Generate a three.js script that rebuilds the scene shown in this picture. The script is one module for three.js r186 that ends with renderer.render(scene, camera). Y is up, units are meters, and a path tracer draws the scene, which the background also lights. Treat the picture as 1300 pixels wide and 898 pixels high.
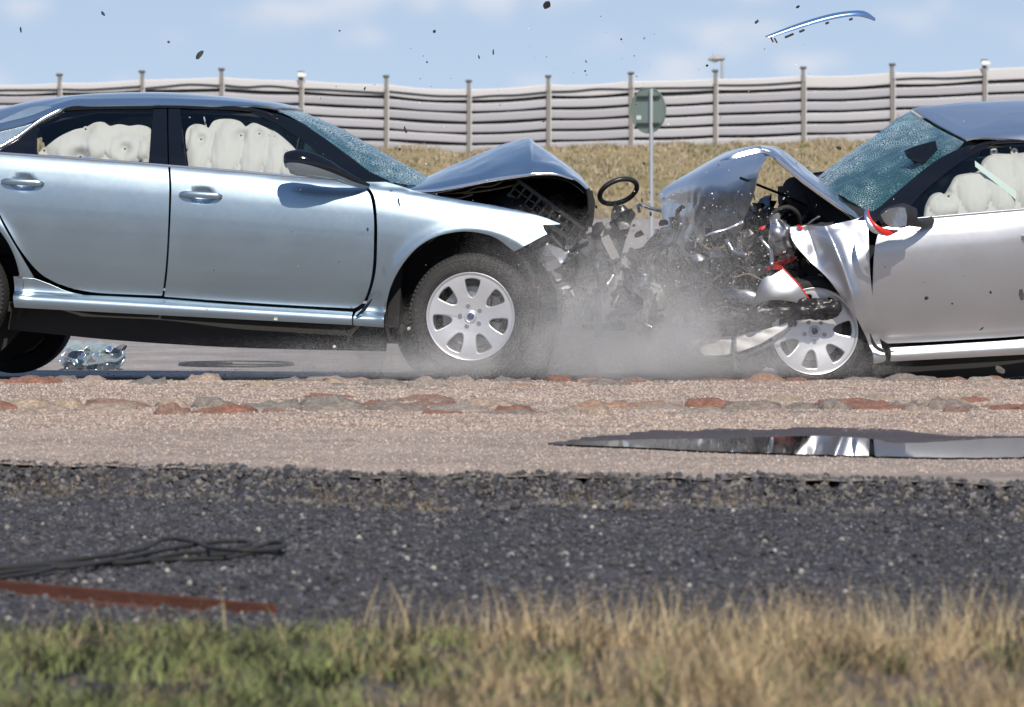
import * as THREE from 'three';
import { mergeGeometries } from 'three/addons/utils/BufferGeometryUtils.js';
import { RoundedBoxGeometry } from 'three/addons/geometries/RoundedBoxGeometry.js';
import { createNoise2D, createNoise3D } from 'simplex-noise';

// ---------------------------------------------------------------- camera, sky, sun, exposure
const scene = new THREE.Scene();
const camera = new THREE.PerspectiveCamera(2 * Math.atan(449 / 6800) * 180 / Math.PI, 1300 / 898, 0.5, 6000);
camera.position.set(0, 0.9676, 28);
camera.lookAt(0, 0.9676, 0);
camera.setViewOffset(1300, 898, 0, 199, 1300, 898);   // shifted lens: level camera, horizon above the middle
camera.focus = 28.2;
camera.userData.fStop = 12;
const renderer = new THREE.WebGLRenderer({ antialias: true });
renderer.toneMapping = THREE.LinearToneMapping;
renderer.toneMappingExposure = 1.08;
renderer.shadowMap.enabled = true;

function mulberry(a) { return () => { a |= 0; a = a + 0x6D2B79F5 | 0; let t = Math.imul(a ^ a >>> 15, 1 | a); t = t + Math.imul(t ^ t >>> 7, 61 | t) ^ t; return ((t ^ t >>> 14) >>> 0) / 4294967296; }; }
const rnd = mulberry(7);
const noise2 = createNoise2D(mulberry(11)), noise3 = createNoise3D(mulberry(12));
const lerp = (a, b, t) => a + (b - a) * t, clamp = (x, a = 0, b = 1) => Math.min(b, Math.max(a, x));
const sstep = (a, b, x) => { const t = clamp((x - a) / (b - a)); return t * t * (3 - 2 * t); };
const fbm3 = (x, y, z, o = 4) => { let s = 0, a = .5; for (let i = 0; i < o; i++) { s += a * noise3(x, y, z); x *= 2.03; y *= 2.03; z *= 2.03; a *= .5; } return s; };
const V3 = (x, y, z) => new THREE.Vector3(x, y, z);

{ // one sky: pale blue summer air with thin bands of fair-weather cloud
  const W = 3072, H = 1536, data = new Float32Array(W * H * 4);
  for (let r = 0; r < H; r++) {
    const up = ((r + .5) / H - .5) * Math.PI, e = Math.max(0, up);
    const k = 1 - Math.exp(-e / .21);
    const base = [lerp(.51, .105, k), lerp(.64, .20, k), lerp(.81, .41, k)];
    for (let c = 0; c < W; c++) {
      const az = ((c + .5) / W - .5) * 2 * Math.PI, x = Math.cos(az) * Math.cos(up), z = Math.sin(az) * Math.cos(up), y = Math.sin(up);
      let cl = 0;
      if (up > -.01) {
        const s = lerp(34, 9, sstep(0, .5, e));
        const n = fbm3(x * s, y * s * 3.2, z * s, 5), big = fbm3(x * s * .22 + 7, y * s * .8, z * s * .22, 2);
        cl = sstep(-.02, .42, n + big * .7 + .05) * .8;
        cl *= lerp(1, .25, sstep(.03, .3, e));
      }
      const i = (r * W + c) * 4, wh = [.80, .79, .83];
      for (let q = 0; q < 3; q++) data[i + q] = lerp(base[q], wh[q], cl * .62);
      data[i + 3] = 1;
    }
  }
  const sky = new THREE.DataTexture(data, W, H, THREE.RGBAFormat, THREE.FloatType);
  sky.mapping = THREE.EquirectangularReflectionMapping; sky.magFilter = THREE.LinearFilter; sky.needsUpdate = true;
  scene.background = sky; scene.environment = sky;
}
const sun = new THREE.DirectionalLight(0xfff4e4, 5);
sun.position.set(8, 34, 40); sun.target.position.set(0, 0, 0);
sun.castShadow = true; sun.shadow.mapSize.set(4096, 4096); sun.shadow.radius = 1.2;
Object.assign(sun.shadow.camera, { left: -12, right: 12, top: 12, bottom: -14, near: 1, far: 400 });
scene.add(sun, sun.target);

// ---------------------------------------------------------------- helpers
const used = {};
const numbered = (n) => { const k = used[n] = (used[n] ?? -1) + 1; return k ? n + '_' + String(k).padStart(3, '0') : n; };
function mesh(name, geo, mat, parent) { const m = new THREE.Mesh(geo, mat); m.name = parent ? name : numbered(name); m.castShadow = m.receiveShadow = true; (parent ?? scene).add(m); return m; }
function part(name, parent) { const g = new THREE.Group(); g.name = name; parent.add(g); return g; }
function thing(name, label, category, pos = [0, 0, 0], group) { const g = new THREE.Group(); g.name = numbered(name); g.position.set(...pos); scene.add(g); return tag(g, label, category, group); }
function tag(o, label, category, group, kind) { Object.assign(o.userData, { label, category }); if (group) o.userData.group = group; if (kind) o.userData.kind = kind; return o; }
function setting(name, geo, mat, label, category) { const m = mesh(name, geo, mat); m.userData.kind = 'structure'; if (label) tag(m, label, category); return m; }
const lin = (r, g, b) => new THREE.Color().setRGB(r, g, b);
const std = (c, o = {}) => new THREE.MeshStandardMaterial({ color: Array.isArray(c) ? lin(...c) : c, roughness: .8, side: THREE.DoubleSide, ...o });
const phys = (c, o = {}) => new THREE.MeshPhysicalMaterial({ color: Array.isArray(c) ? lin(...c) : c, side: THREE.DoubleSide, ...o });

function spl(tab, x) { // smooth curve through a table
  const n = tab.length;
  if (x <= tab[0][0]) return tab[0][1];
  if (x >= tab[n - 1][0]) return tab[n - 1][1];
  let i = 0; while (i < n - 2 && tab[i + 1][0] <= x) i++;
  const m = (k) => { const a = tab[Math.max(0, k - 1)], b = tab[Math.min(n - 1, k + 1)]; return (b[1] - a[1]) / (b[0] - a[0]); };
  const h = tab[i + 1][0] - tab[i][0], t = (x - tab[i][0]) / h, t2 = t * t, t3 = t2 * t;
  return (2 * t3 - 3 * t2 + 1) * tab[i][1] + (t3 - 2 * t2 + t) * h * m(i) + (-2 * t3 + 3 * t2) * tab[i + 1][1] + (t3 - t2) * h * m(i + 1);
}
// an outline is a list of smooth runs of [x, y]; runs meet in corners
function smoothOutline(runs, step = .012) {
  const out = [];
  for (const run of runs) {
    const pts = run.map((p) => V3(p[0], p[1], 0));
    let L = 0; for (let i = 1; i < pts.length; i++) L += pts[i].distanceTo(pts[i - 1]);
    const n = Math.max(1, Math.round(L / step));
    const c = pts.length > 2 ? new THREE.CatmullRomCurve3(pts, false, 'centripetal') : new THREE.LineCurve3(pts[0], pts[1]);
    for (let i = 0; i <= n; i++) { const p = pts.length > 2 ? c.getPointAt(i / n) : c.getPoint(i / n); const q = out[out.length - 1]; if (!q || Math.hypot(q[0] - p.x, q[1] - p.y) > 1e-4) out.push([p.x, p.y]); }
  }
  if (Math.hypot(out[0][0] - out[out.length - 1][0], out[0][1] - out[out.length - 1][1]) < 1e-4) out.pop();
  let A = 0; for (let i = 0; i < out.length; i++) { const a = out[i], b = out[(i + 1) % out.length]; A += a[0] * b[1] - b[0] * a[1]; }
  return A < 0 ? out.reverse() : out;
}
function clipHalf(poly, axis, v, keepAbove) {
  const out = [], n = poly.length, ins = (p) => keepAbove ? p[axis] >= v : p[axis] <= v;
  for (let i = 0; i < n; i++) {
    const a = poly[i], b = poly[(i + 1) % n], ia = ins(a), ib = ins(b);
    if (ia) out.push(a);
    if (ia !== ib) { const t = (v - a[axis]) / (b[axis] - a[axis]); const p = [a[0] + (b[0] - a[0]) * t, a[1] + (b[1] - a[1]) * t]; p[axis] = v; out.push(p); }
  }
  return out;
}
// pressed-metal panel: outline in side view, depth from zf, hemmed edge; s = +1 or -1 side of the car
function panel(runs, zf, { cell = .022, hem = .014, s = 1, step = .012 } = {}) {
  const poly = smoothOutline(runs, step), pos = [], nor = [], uv = [];
  const e = .0015;
  const N = (x, y) => { const n = V3(-(zf(x + e, y) - zf(x - e, y)) / (2 * e), -(zf(x, y + e) - zf(x, y - e)) / (2 * e), 1).normalize(); n.z *= s; return n; };
  const put = (x, y, z, n) => { pos.push(x, y, z * s); nor.push(n.x, n.y, n.z); uv.push(x, y); };
  const tri = (a, b, c, na, nb, nc) => { const o = s > 0 ? [[a, na], [b, nb], [c, nc]] : [[a, na], [c, nc], [b, nb]]; for (const [p, n] of o) put(p[0], p[1], p[2], n); };
  let x0 = 1e9, x1 = -1e9; for (const p of poly) { x0 = Math.min(x0, p[0]); x1 = Math.max(x1, p[0]); }
  const nx = Math.max(1, Math.ceil((x1 - x0) / cell)), cw = (x1 - x0) / nx;
  const zc = new Map(), zat = (p) => { const k = p[0].toFixed(5) + ',' + p[1].toFixed(5); let v = zc.get(k); if (!v) zc.set(k, v = [zf(p[0], p[1]), N(p[0], p[1])]); return v; };
  for (let i = 0; i < nx; i++) {
    let strip = clipHalf(clipHalf(poly, 0, x0 + i * cw, true), 0, x0 + (i + 1) * cw, false);
    if (strip.length < 3) continue;
    let y0 = 1e9, y1 = -1e9; for (const p of strip) { y0 = Math.min(y0, p[1]); y1 = Math.max(y1, p[1]); }
    const ja = Math.floor(y0 / cell), jb = Math.ceil(y1 / cell);
    for (let j = ja; j < jb; j++) {
      const q = clipHalf(clipHalf(strip, 1, j * cell, true), 1, (j + 1) * cell, false);
      if (q.length < 3) continue;
      const v2 = q.map((p) => new THREE.Vector2(p[0], p[1]));
      for (const [a, b, c] of THREE.ShapeUtils.triangulateShape(v2, [])) {
        const A = q[a], B = q[b], C = q[c], ar = (B[0] - A[0]) * (C[1] - A[1]) - (C[0] - A[0]) * (B[1] - A[1]);
        if (Math.abs(ar) < 1e-9) continue;
        const [p1, p2, p3] = ar > 0 ? [A, B, C] : [A, C, B], [za, na] = zat(p1), [zb, nb] = zat(p2), [zd, nd] = zat(p3);
        tri([...p1, za], [...p2, zb], [...p3, zd], na, nb, nd);
      }
    }
  }
  if (hem > 0) for (let i = 0; i < poly.length; i++) {
    const a = poly[i], b = poly[(i + 1) % poly.length], p = poly[(i - 1 + poly.length) % poly.length], c = poly[(i + 2) % poly.length];
    const o = (u, v) => { const d = Math.hypot(v[0] - u[0], v[1] - u[1]) || 1; return V3((v[1] - u[1]) / d, -(v[0] - u[0]) / d, 0); };
    const oa = o(p, b), ob = o(a, c), za = zf(...a), zb = zf(...b), na = N(...a), nb = N(...b), r = Math.min(.003, hem * .4);
    const A1 = [a[0] + oa.x * r * .6, a[1] + oa.y * r * .6, za - r], B1 = [b[0] + ob.x * r * .6, b[1] + ob.y * r * .6, zb - r], A2 = [A1[0], A1[1], za - hem], B2 = [B1[0], B1[1], zb - hem];
    const ma = na.clone().add(oa).normalize(), mb = nb.clone().add(ob).normalize();
    tri([...a, za], A1, B1, na, ma, mb); tri([...a, za], B1, [...b, zb], na, mb, nb);
    tri(A1, A2, B2, ma, oa, ob); tri(A1, B2, B1, ma, ob, mb);
  }
  const g = new THREE.BufferGeometry();
  g.setAttribute('position', new THREE.Float32BufferAttribute(pos, 3)); g.setAttribute('normal', new THREE.Float32BufferAttribute(nor, 3)); g.setAttribute('uv', new THREE.Float32BufferAttribute(uv, 2));
  return g;
}
function cr(p0, p1, p2, p3, t) { const t2 = t * t, t3 = t2 * t; return .5 * (2 * p1 + (p2 - p0) * t + (2 * p0 - 5 * p1 + 4 * p2 - p3) * t2 + (3 * p1 - p0 - 3 * p2 + p3) * t3); }
function crAt(arr, u) { const n = arr.length - 1, f = clamp(u) * n, i = Math.min(n - 1, Math.floor(f)), t = f - i, g = (k) => arr[clamp(k, 0, n)]; return [0, 1, 2].map((c) => cr(g(i - 1)[c], g(i)[c], g(i + 1)[c], g(i + 2)[c], t)); }
// curved sheet through rows of points, with thickness; bend(p, u, v) may push the surface
function sheet(rows, nu, nv, { thick = .004, bend, flip = false } = {}) {
  const P = [], dense = [];
  for (let j = 0; j <= nv; j++) { const cols = []; for (let i = 0; i <= nu; i++) { const line = rows.map((r) => crAt(r, i / nu)); const p = V3(...crAt(line, j / nv)); cols.push(p); } P.push(cols); }
  const norm = (i, j) => { const a = P[j][Math.min(nu, i + 1)].clone().sub(P[j][Math.max(0, i - 1)]), b = P[Math.min(nv, j + 1)][i].clone().sub(P[Math.max(0, j - 1)][i]); const n = a.cross(b).normalize(); return flip ? n.negate() : n; };
  if (bend) { const Q = P.map((c, j) => c.map((p, i) => { const d = bend(p, i / nu, j / nv); return typeof d === 'number' ? p.clone().addScaledVector(norm(i, j), d) : p.clone().add(d); })); for (let j = 0; j <= nv; j++) P[j] = Q[j]; }
  const pos = [], uv = [], idx = [], W = nu + 1;
  for (let j = 0; j <= nv; j++) for (let i = 0; i <= nu; i++) { pos.push(...P[j][i]); uv.push(i / nu, j / nv); }
  const quad = (a, b, c, d) => flip ? idx.push(a, c, b, a, d, c) : idx.push(a, b, c, a, c, d);
  for (let j = 0; j < nv; j++) for (let i = 0; i < nu; i++) quad(j * W + i, j * W + i + 1, (j + 1) * W + i + 1, (j + 1) * W + i);
  const mk = (p, ix, u) => { const g = new THREE.BufferGeometry(); g.setAttribute('position', new THREE.Float32BufferAttribute(p, 3)); g.setAttribute('uv', new THREE.Float32BufferAttribute(u, 2)); g.setIndex(ix); g.computeVertexNormals(); return g; };
  const top = mk(pos, idx, uv);
  if (!thick) return top;
  const low = [], nn = top.attributes.normal;
  for (let k = 0; k < pos.length / 3; k++) low.push(pos[3 * k] - nn.getX(k) * thick, pos[3 * k + 1] - nn.getY(k) * thick, pos[3 * k + 2] - nn.getZ(k) * thick);
  const ridx = []; for (let k = 0; k < idx.length; k += 3) ridx.push(idx[k], idx[k + 2], idx[k + 1]);
  const bot = mk(low, ridx, uv), rim = [], ri = [], ru = [];
  const edge = []; for (let i = 0; i <= nu; i++) edge.push(i); for (let j = 1; j <= nv; j++) edge.push(j * W + nu); for (let i = nu - 1; i >= 0; i--) edge.push(nv * W + i); for (let j = nv - 1; j > 0; j--) edge.push(j * W);
  edge.forEach((k) => { rim.push(pos[3 * k], pos[3 * k + 1], pos[3 * k + 2], low[3 * k], low[3 * k + 1], low[3 * k + 2]); ru.push(0, 0, 0, 0); });
  const m = edge.length; for (let k = 0; k < m; k++) { const a = 2 * k, b = 2 * ((k + 1) % m); flip ? ri.push(a, b, a + 1, b, b + 1, a + 1) : ri.push(a, a + 1, b, b, a + 1, b + 1); }
  return mergeGeometries([top, bot, mk(rim, ri, ru)]);
}
// tapered tube through points; rad = one radius or a list; flat squeezes it along z; arc = part of the round
function sweep(pts, rad, { seg = 10, n, flat = 1, arc = [0, 2 * Math.PI], up = V3(0, 0, 1) } = {}) {
  const c = new THREE.CatmullRomCurve3(pts.map((p) => V3(...p)), false, 'centripetal'); n ??= Math.max(6, pts.length * 5);
  const R = (t) => { if (!Array.isArray(rad)) return rad; const f = t * (rad.length - 1), i = Math.min(rad.length - 2, Math.floor(f)); return lerp(rad[i], rad[i + 1], sstep(0, 1, f - i) * .5 + (f - i) * .5); };
  const pos = [], uv = [], idx = [];
  for (let i = 0; i <= n; i++) {
    const t = i / n, p = c.getPoint(t), T = c.getTangent(t).normalize(), a = Math.abs(T.dot(up)) > .97 ? V3(0, 1, 0) : up, b = T.clone().cross(a).normalize(), d = b.clone().cross(T).normalize(), r = R(t);
    for (let k = 0; k <= seg; k++) { const w = lerp(arc[0], arc[1], k / seg), q = p.clone().addScaledVector(b, Math.cos(w) * r).addScaledVector(d, Math.sin(w) * r * flat); pos.push(q.x, q.y, q.z); uv.push(t, k / seg); }
  }
  for (let i = 0; i < n; i++) for (let k = 0; k < seg; k++) { const a = i * (seg + 1) + k, b = a + seg + 1; idx.push(a, b, a + 1, b, b + 1, a + 1); }
  const g = new THREE.BufferGeometry(); g.setAttribute('position', new THREE.Float32BufferAttribute(pos, 3)); g.setAttribute('uv', new THREE.Float32BufferAttribute(uv, 2));
  if (arc[1] - arc[0] > 6.28) for (const i of [0, n]) { const o = pos.length / 3, p = c.getPoint(i / n); pos.push(p.x, p.y, p.z); uv.push(0, 0); for (let k = 0; k < seg; k++) { const a = i * (seg + 1) + k; i ? idx.push(o, a + 1, a) : idx.push(o, a, a + 1); } }
  g.setAttribute('position', new THREE.Float32BufferAttribute(pos, 3)); g.setAttribute('uv', new THREE.Float32BufferAttribute(uv, 2)); g.setIndex(idx); g.computeVertexNormals(); return g;
}
const at = (g, x, y, z, rx = 0, ry = 0, rz = 0) => g.applyMatrix4(new THREE.Matrix4().makeRotationFromEuler(new THREE.Euler(rx, ry, rz)).setPosition(x, y, z));
const box = (w, h, d, x = 0, y = 0, z = 0, rx = 0, ry = 0, rz = 0) => at(new THREE.BoxGeometry(w, h, d), x, y, z, rx, ry, rz);
const rbox = (w, h, d, r, x = 0, y = 0, z = 0, rx = 0, ry = 0, rz = 0) => at(new RoundedBoxGeometry(w, h, d, 2, r), x, y, z, rx, ry, rz);
const merge = (list) => mergeGeometries(list.map((g) => { const h = g.index ? g.toNonIndexed() : g; for (const k of Object.keys(h.attributes)) if (!['position', 'normal', 'uv'].includes(k)) h.deleteAttribute(k); return h; }));
// torn, folded piece of sheet lying about the origin
function tornGeo(rg, w, h, { points = 7, folds = 3, sharp = .7, cell, hem = .003, jag = .35 } = {}) {
  const run = [], n = points; for (let i = 0; i < n; i++) { const a = i / n * 2 * Math.PI, r = 1 - jag * rg(); run.push([Math.cos(a) * w * .5 * r, Math.sin(a) * h * .5 * r]); }
  const runs = run.map((p, i) => [p, run[(i + 1) % n]]), F = [];
  for (let i = 0; i < folds; i++) { const a = rg() * 6.28; F.push([Math.cos(a), Math.sin(a), (rg() - .5) * Math.min(w, h) * .8, (rg() - .5) * 2 * sharp]); }
  return panel(runs, (x, y) => { let z = 0; for (const [a, b, c, k] of F) { const d = a * x + b * y - c, q = Math.sqrt(d * d + 9e-6); z += k * q * .5; } return z; }, { cell: cell ?? Math.max(w, h) / 9, hem, step: .03 });
}

// ---------------------------------------------------------------- textures (what things are made of)
function tex(w, h, fn, srgb = true) {
  const d = new Uint8Array(w * h * 4);
  for (let y = 0; y < h; y++) for (let x = 0; x < w; x++) { const c = fn(x, y), i = (y * w + x) * 4; if (typeof c === 'number') { d[i] = d[i + 1] = d[i + 2] = clamp(c) * 255; } else { d[i] = clamp(c[0]) * 255; d[i + 1] = clamp(c[1]) * 255; d[i + 2] = clamp(c[2]) * 255; } d[i + 3] = 255; }
  const t = new THREE.DataTexture(d, w, h); t.wrapS = t.wrapT = THREE.RepeatWrapping; t.magFilter = THREE.LinearFilter; t.colorSpace = srgb ? THREE.SRGBColorSpace : THREE.NoColorSpace; t.needsUpdate = true; return t;
}
function rep(t, x, y = x) { const c = t.clone(); c.repeat.set(x, y); c.needsUpdate = true; return c; }
function tiled(n, seed) { // periodic value noise of n cells
  const r = mulberry(seed), g = Array.from({ length: n * n }, () => r()), G = (i, j) => g[((j % n + n) % n) * n + (i % n + n) % n];
  return (u, v) => { const x = u * n, y = v * n, i = Math.floor(x), j = Math.floor(y), a = x - i, b = y - j, s = a * a * (3 - 2 * a), t = b * b * (3 - 2 * b); return lerp(lerp(G(i, j), G(i + 1, j), s), lerp(G(i, j + 1), G(i + 1, j + 1), s), t); };
}
// crushed-stone surface: Voronoi grains of several colours in binder, tileable
function grains(N, cells, seed, palette, binder, fill) {
  const r = mulberry(seed), pts = [];
  for (let i = 0; i < cells * cells; i++) pts.push([r(), r(), Math.floor(r() * palette.length), r(), .6 + .5 * r()]);
  const big = tiled(6, seed + 1), mid = tiled(23, seed + 2), fine = tiled(256, seed + 3), bump = new Float32Array(N * N);
  const map = tex(N, N, (px, py) => {
    const u = px / N, v = py / N, cx = Math.floor(u * cells), cy = Math.floor(v * cells); let d1 = 9, d2 = 9, id = null;
    for (let j = -1; j <= 1; j++) for (let i = -1; i <= 1; i++) { const a = ((cx + i) % cells + cells) % cells, b = ((cy + j) % cells + cells) % cells, p = pts[b * cells + a]; const d = Math.hypot((cx + i + p[0]) - u * cells, (cy + j + p[1]) - v * cells) / p[4]; if (d < d1) { d2 = d1; d1 = d; id = p; } else if (d < d2) d2 = d; }
    const e = sstep(.04, .3, d2 - d1) * (id[3] < fill ? 1 : .12), t = .8 + .4 * (big(u, v) * .5 + mid(u, v) * .3 + fine(u, v) * .2), c = palette[id[2]];
    bump[py * N + px] = e * (.6 + .4 * id[3]);
    return [0, 1, 2].map((k) => lerp(binder[k], c[k] * (.82 + .3 * id[3]), e) * t);
  });
  return { map, bump: tex(N, N, (x, y) => bump[y * N + x], false) };
}
const gPink = grains(1024, 150, 21, [[.67, .585, .53], [.71, .63, .565], [.58, .53, .50], [.75, .68, .61], [.65, .53, .465], [.54, .49, .46]], [.52, .455, .42], .8);
const gDark = grains(1024, 110, 22, [[.27, .27, .31], [.33, .33, .37], [.22, .22, .25], [.46, .45, .46], [.25, .25, .28]], [.15, .15, .17], .7);
const gRoad = grains(1024, 170, 23, [[.62, .59, .57], [.67, .64, .61], [.55, .53, .52], [.71, .67, .63]], [.51, .49, .48], .75);
const cracked = (() => { // crazed safety glass: white fracture lines over tinted glass
  const N = 1024, cells = 56, r = mulberry(31), pts = Array.from({ length: cells * cells }, () => [r(), r(), r()]);
  const big = tiled(5, 32), mid = tiled(14, 33), line = new Float32Array(N * N);
  for (let py = 0; py < N; py++) for (let px = 0; px < N; px++) {
    const u = px / N, v = py / N, cx = Math.floor(u * cells), cy = Math.floor(v * cells); let d1 = 9, d2 = 9;
    for (let j = -1; j <= 1; j++) for (let i = -1; i <= 1; i++) { const p = pts[((cy + j + cells) % cells) * cells + (cx + i + cells) % cells]; const d = Math.hypot((cx + i + p[0]) - u * cells, (cy + j + p[1]) - v * cells); if (d < d1) { d2 = d1; d1 = d; } else if (d < d2) d2 = d; }
    const dens = sstep(.25, .75, big(u, v) * .6 + mid(u, v) * .4);
    line[py * N + px] = (1 - sstep(.03, .16, d2 - d1)) * lerp(.25, 1, dens);
  }
  return { map: tex(N, N, (x, y) => { const l = line[y * N + x]; return [lerp(.34, .90, l), lerp(.60, .97, l), lerp(.65, .97, l)]; }), rough: tex(N, N, (x, y) => lerp(.12, .9, line[y * N + x]), false), trans: tex(N, N, (x, y) => lerp(.82, .25, line[y * N + x]), false), bump: tex(N, N, (x, y) => line[y * N + x], false) };
})();
const flake = (() => { const a = tiled(512, 41), b = tiled(64, 42); return tex(512, 512, (x, y) => .5 + .5 * (a(x / 512, y / 512) - .5) + .1 * (b(x / 512, y / 512) - .5), false); })();
const scuff = (() => { const a = tiled(7, 43), b = tiled(40, 44), c = tiled(180, 45); return tex(512, 512, (x, y) => { const u = x / 512, v = y / 512; return .55 + .3 * a(u, v) + .25 * b(u, v) + .15 * c(u, v) - .25; }, false); })();
const film = (() => { const a = tiled(11, 143), b = tiled(70, 144), c = tiled(240, 145); return rep(tex(512, 512, (x, y) => { const u = x / 512, v = y / 512; return .90 + .08 * a(u, v) + .05 * b(u, v) + .04 * c(u, v) - .06; }, false), .8); })();
const rustTex = (() => { const a = tiled(9, 46), b = tiled(50, 47), c = tiled(200, 48); return tex(512, 512, (x, y) => { const u = x / 512, v = y / 512, k = a(u, v) * .5 + b(u, v) * .3 + c(u, v) * .2; return [lerp(.22, .42, k), lerp(.13, .23, k), lerp(.10, .16, k)]; }); })();

// ---------------------------------------------------------------- materials
const M = {
  paint: phys([.355, .45, .525], { metalness: 1, roughness: .40, roughnessMap: film,  clearcoat: 1, clearcoatRoughness: .03 }),
  silver: phys([.55, .565, .60], { metalness: 1, roughness: .45, roughnessMap: film, clearcoat: 1, clearcoatRoughness: .04 }),
  gloss: phys([.005, .006, .009], { roughness: .06 }),
  chrome: std([.75, .77, .8], { metalness: 1, roughness: .16 }),
  rubber: std([.022, .022, .023], { roughness: .78 }),
  plastic: std([.018, .018, .020], { roughness: .55, roughnessMap: rep(scuff, 3) }),
  liner: std([.014, .014, .015], { roughness: .9 }),
  under: std([.016, .016, .017], { roughness: .85 }),
  alloy: std([.66, .67, .70], { metalness: .75, roughness: .34 }),
  disc: std([.30, .30, .31], { metalness: .9, roughness: .4 }),
  cap: phys([.03, .045, .10], { roughness: .3, clearcoat: .6 }),
  glass: phys([.91, .94, .93], { transmission: 1, roughness: 0, thickness: 0, ior: 1.5 }),
  screen: phys(0xffffff, { map: rep(cracked.map, 1, 1), roughness: 1, roughnessMap: cracked.rough, transmission: 1, transmissionMap: cracked.trans, thickness: 0, ior: 1.5, bumpMap: cracked.bump, bumpScale: .0012 }),
  cloth: std([.45, .45, .445], { roughness: .95 }),
  button: std([.05, .05, .05]),
  cabin: std([.012, .013, .015], { roughness: .9 }),
  steel: std([.32, .33, .35], { metalness: .85, roughness: .42, roughnessMap: rep(scuff, 2) }),
  steelDark: std([.06, .06, .065], { metalness: .6, roughness: .5 }),
  bright: std([.70, .71, .73], { metalness: .9, roughness: .25 }),
  clear: phys([.85, .92, .93], { transmission: .9, roughness: .05, thickness: 0, ior: 1.5 }),
  red: phys([.55, .02, .015], { roughness: .3, clearcoat: .6 }),
  wire: std([.20, .14, .09], { roughness: .7 }),
  white: std([.75, .75, .76], { roughness: .5 }),
};

// ---------------------------------------------------------------- the ground
function gridXZ(xs, zs, yf, mat, uvs = 1) {
  const pos = [], uv = [], idx = [], W = xs.length;
  for (const z of zs) for (const x of xs) { pos.push(x, yf(x, z), z); uv.push(x * uvs, z * uvs); }
  for (let j = 0; j < zs.length - 1; j++) for (let i = 0; i < W - 1; i++) { const a = j * W + i, b = a + W; zs[1] > zs[0] ? idx.push(a, b, a + 1, a + 1, b, b + 1) : idx.push(a, a + 1, b, a + 1, b + 1, b); }
  const g = new THREE.BufferGeometry(); g.setAttribute('position', new THREE.Float32BufferAttribute(pos, 3)); g.setAttribute('uv', new THREE.Float32BufferAttribute(uv, 2)); g.setIndex(idx); g.computeVertexNormals(); return g;
}
const span = (a, b, n) => Array.from({ length: n + 1 }, (_, i) => lerp(a, b, i / n));
const spread = (fine, step, far) => { const v = []; for (const f of [...far].reverse()) v.push(-f); for (let x = -fine; x <= fine + 1e-6; x += step) v.push(x); v.push(...far); return v; };

const matRoad = std(0xffffff, { map: rep(gRoad.map, 1 / 1.7), bumpMap: rep(gRoad.bump, 1 / 1.7), bumpScale: .002, roughness: .92 });
const matSlab = std(0xffffff, { map: rep(gPink.map, 1 / 1.55), bumpMap: rep(gPink.bump, 1 / 1.55), bumpScale: .003, roughness: .95 });
const matBand = std(0xffffff, { map: rep(gRoad.map, 1 / 1.25), bumpMap: rep(gRoad.bump, 1 / 1.25), bumpScale: .0015, roughness: .93, color: lin(1, .905, .83) });
const matDark = std(0xffffff, { map: rep(gDark.map, 1 / 1.3), bumpMap: rep(gDark.bump, 1 / 1.3), bumpScale: .005, roughness: .95 });
const roadY = (z) => spl([[-230, .0], [-120, -.01], [-40, -.04], [-8, -.055], [-3, -.05], [0, 0], [3.7, .03]], z);

setting('ground', gridXZ([-3000, 3000], [-4000, 400], () => -.6), std([.14, .12, .07], { roughness: 1 }), 'wide flat ground stretching out to the horizon', 'ground');
setting('road', gridXZ(spread(6, .6, [10, 20, 45, 90, 160]), [-236, -200, -150, -100, -60, -30, -15, -10, -8, -6, -5, -4, -3, -2.5, -2, -1.5, -1, -.5, 0, .5, 1, 2, 3, 3.75], (x, z) => roadY(z) + .004 * noise2(x * .4, z * .3)), matRoad, 'wide grey tarmac road under the two crashed cars', 'road');

const SLAB = .144;
const edgeZ = (x) => 12.28 + .28 * clamp(x, -2, 3.5) + .16 * noise2(x * 1.3, 3.1) + .12 * noise2(x * 5.1, 8.2) + .07 * noise2(x * 17, 1.2);
const level = (x, z) => 1 - sstep(-.25, .1, x) * sstep(8.9, 9.5, z);
const slabY = (x, z) => SLAB + (.006 * noise2(x * .7, z * .5) + .0025 * noise2(x * 3, z * 2.2)) * level(x, z) - sstep(4.05, 3.45, z) * .11;
let wetLine;
const pavement = setting('pavement', (() => {
  const xs = spread(4.2, .03, [5, 6, 8, 12, 20, 40, 80]), zs = [3.4, 3.5, 3.6, 3.7, 3.8, 3.95, 4.2, ...span(4.5, 10.9, 28), 1, 2, 3];
  const n = zs.length, pos = [], uv = [], idx = [], W = xs.length;
  zs.forEach((z, j) => xs.forEach((x) => {
    let Z = z, Y = slabY(x, Math.min(z, 11.9));
    if (j >= n - 3) { const k = j - (n - 3), e = edgeZ(x); Z = [e - .25, e - .12, e - .01][k]; Y = [slabY(x, 11.7), slabY(x, 11.8), SLAB - .004][k]; }
    pos.push(x, Y, Z); uv.push(x, Z);
  }));
  for (let j = 0; j < n - 1; j++) for (let i = 0; i < W - 1; i++) { const a = j * W + i, b = a + W; idx.push(a, b, a + 1, a + 1, b, b + 1); }
  const g = new THREE.BufferGeometry(); g.setAttribute('position', new THREE.Float32BufferAttribute(pos, 3)); g.setAttribute('uv', new THREE.Float32BufferAttribute(uv, 2)); g.setIndex(idx); g.computeVertexNormals(); return g;
})(), matSlab, 'pinkish stone-chip pavement with rows of cobbles in front of the cars', 'pavement');
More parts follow.
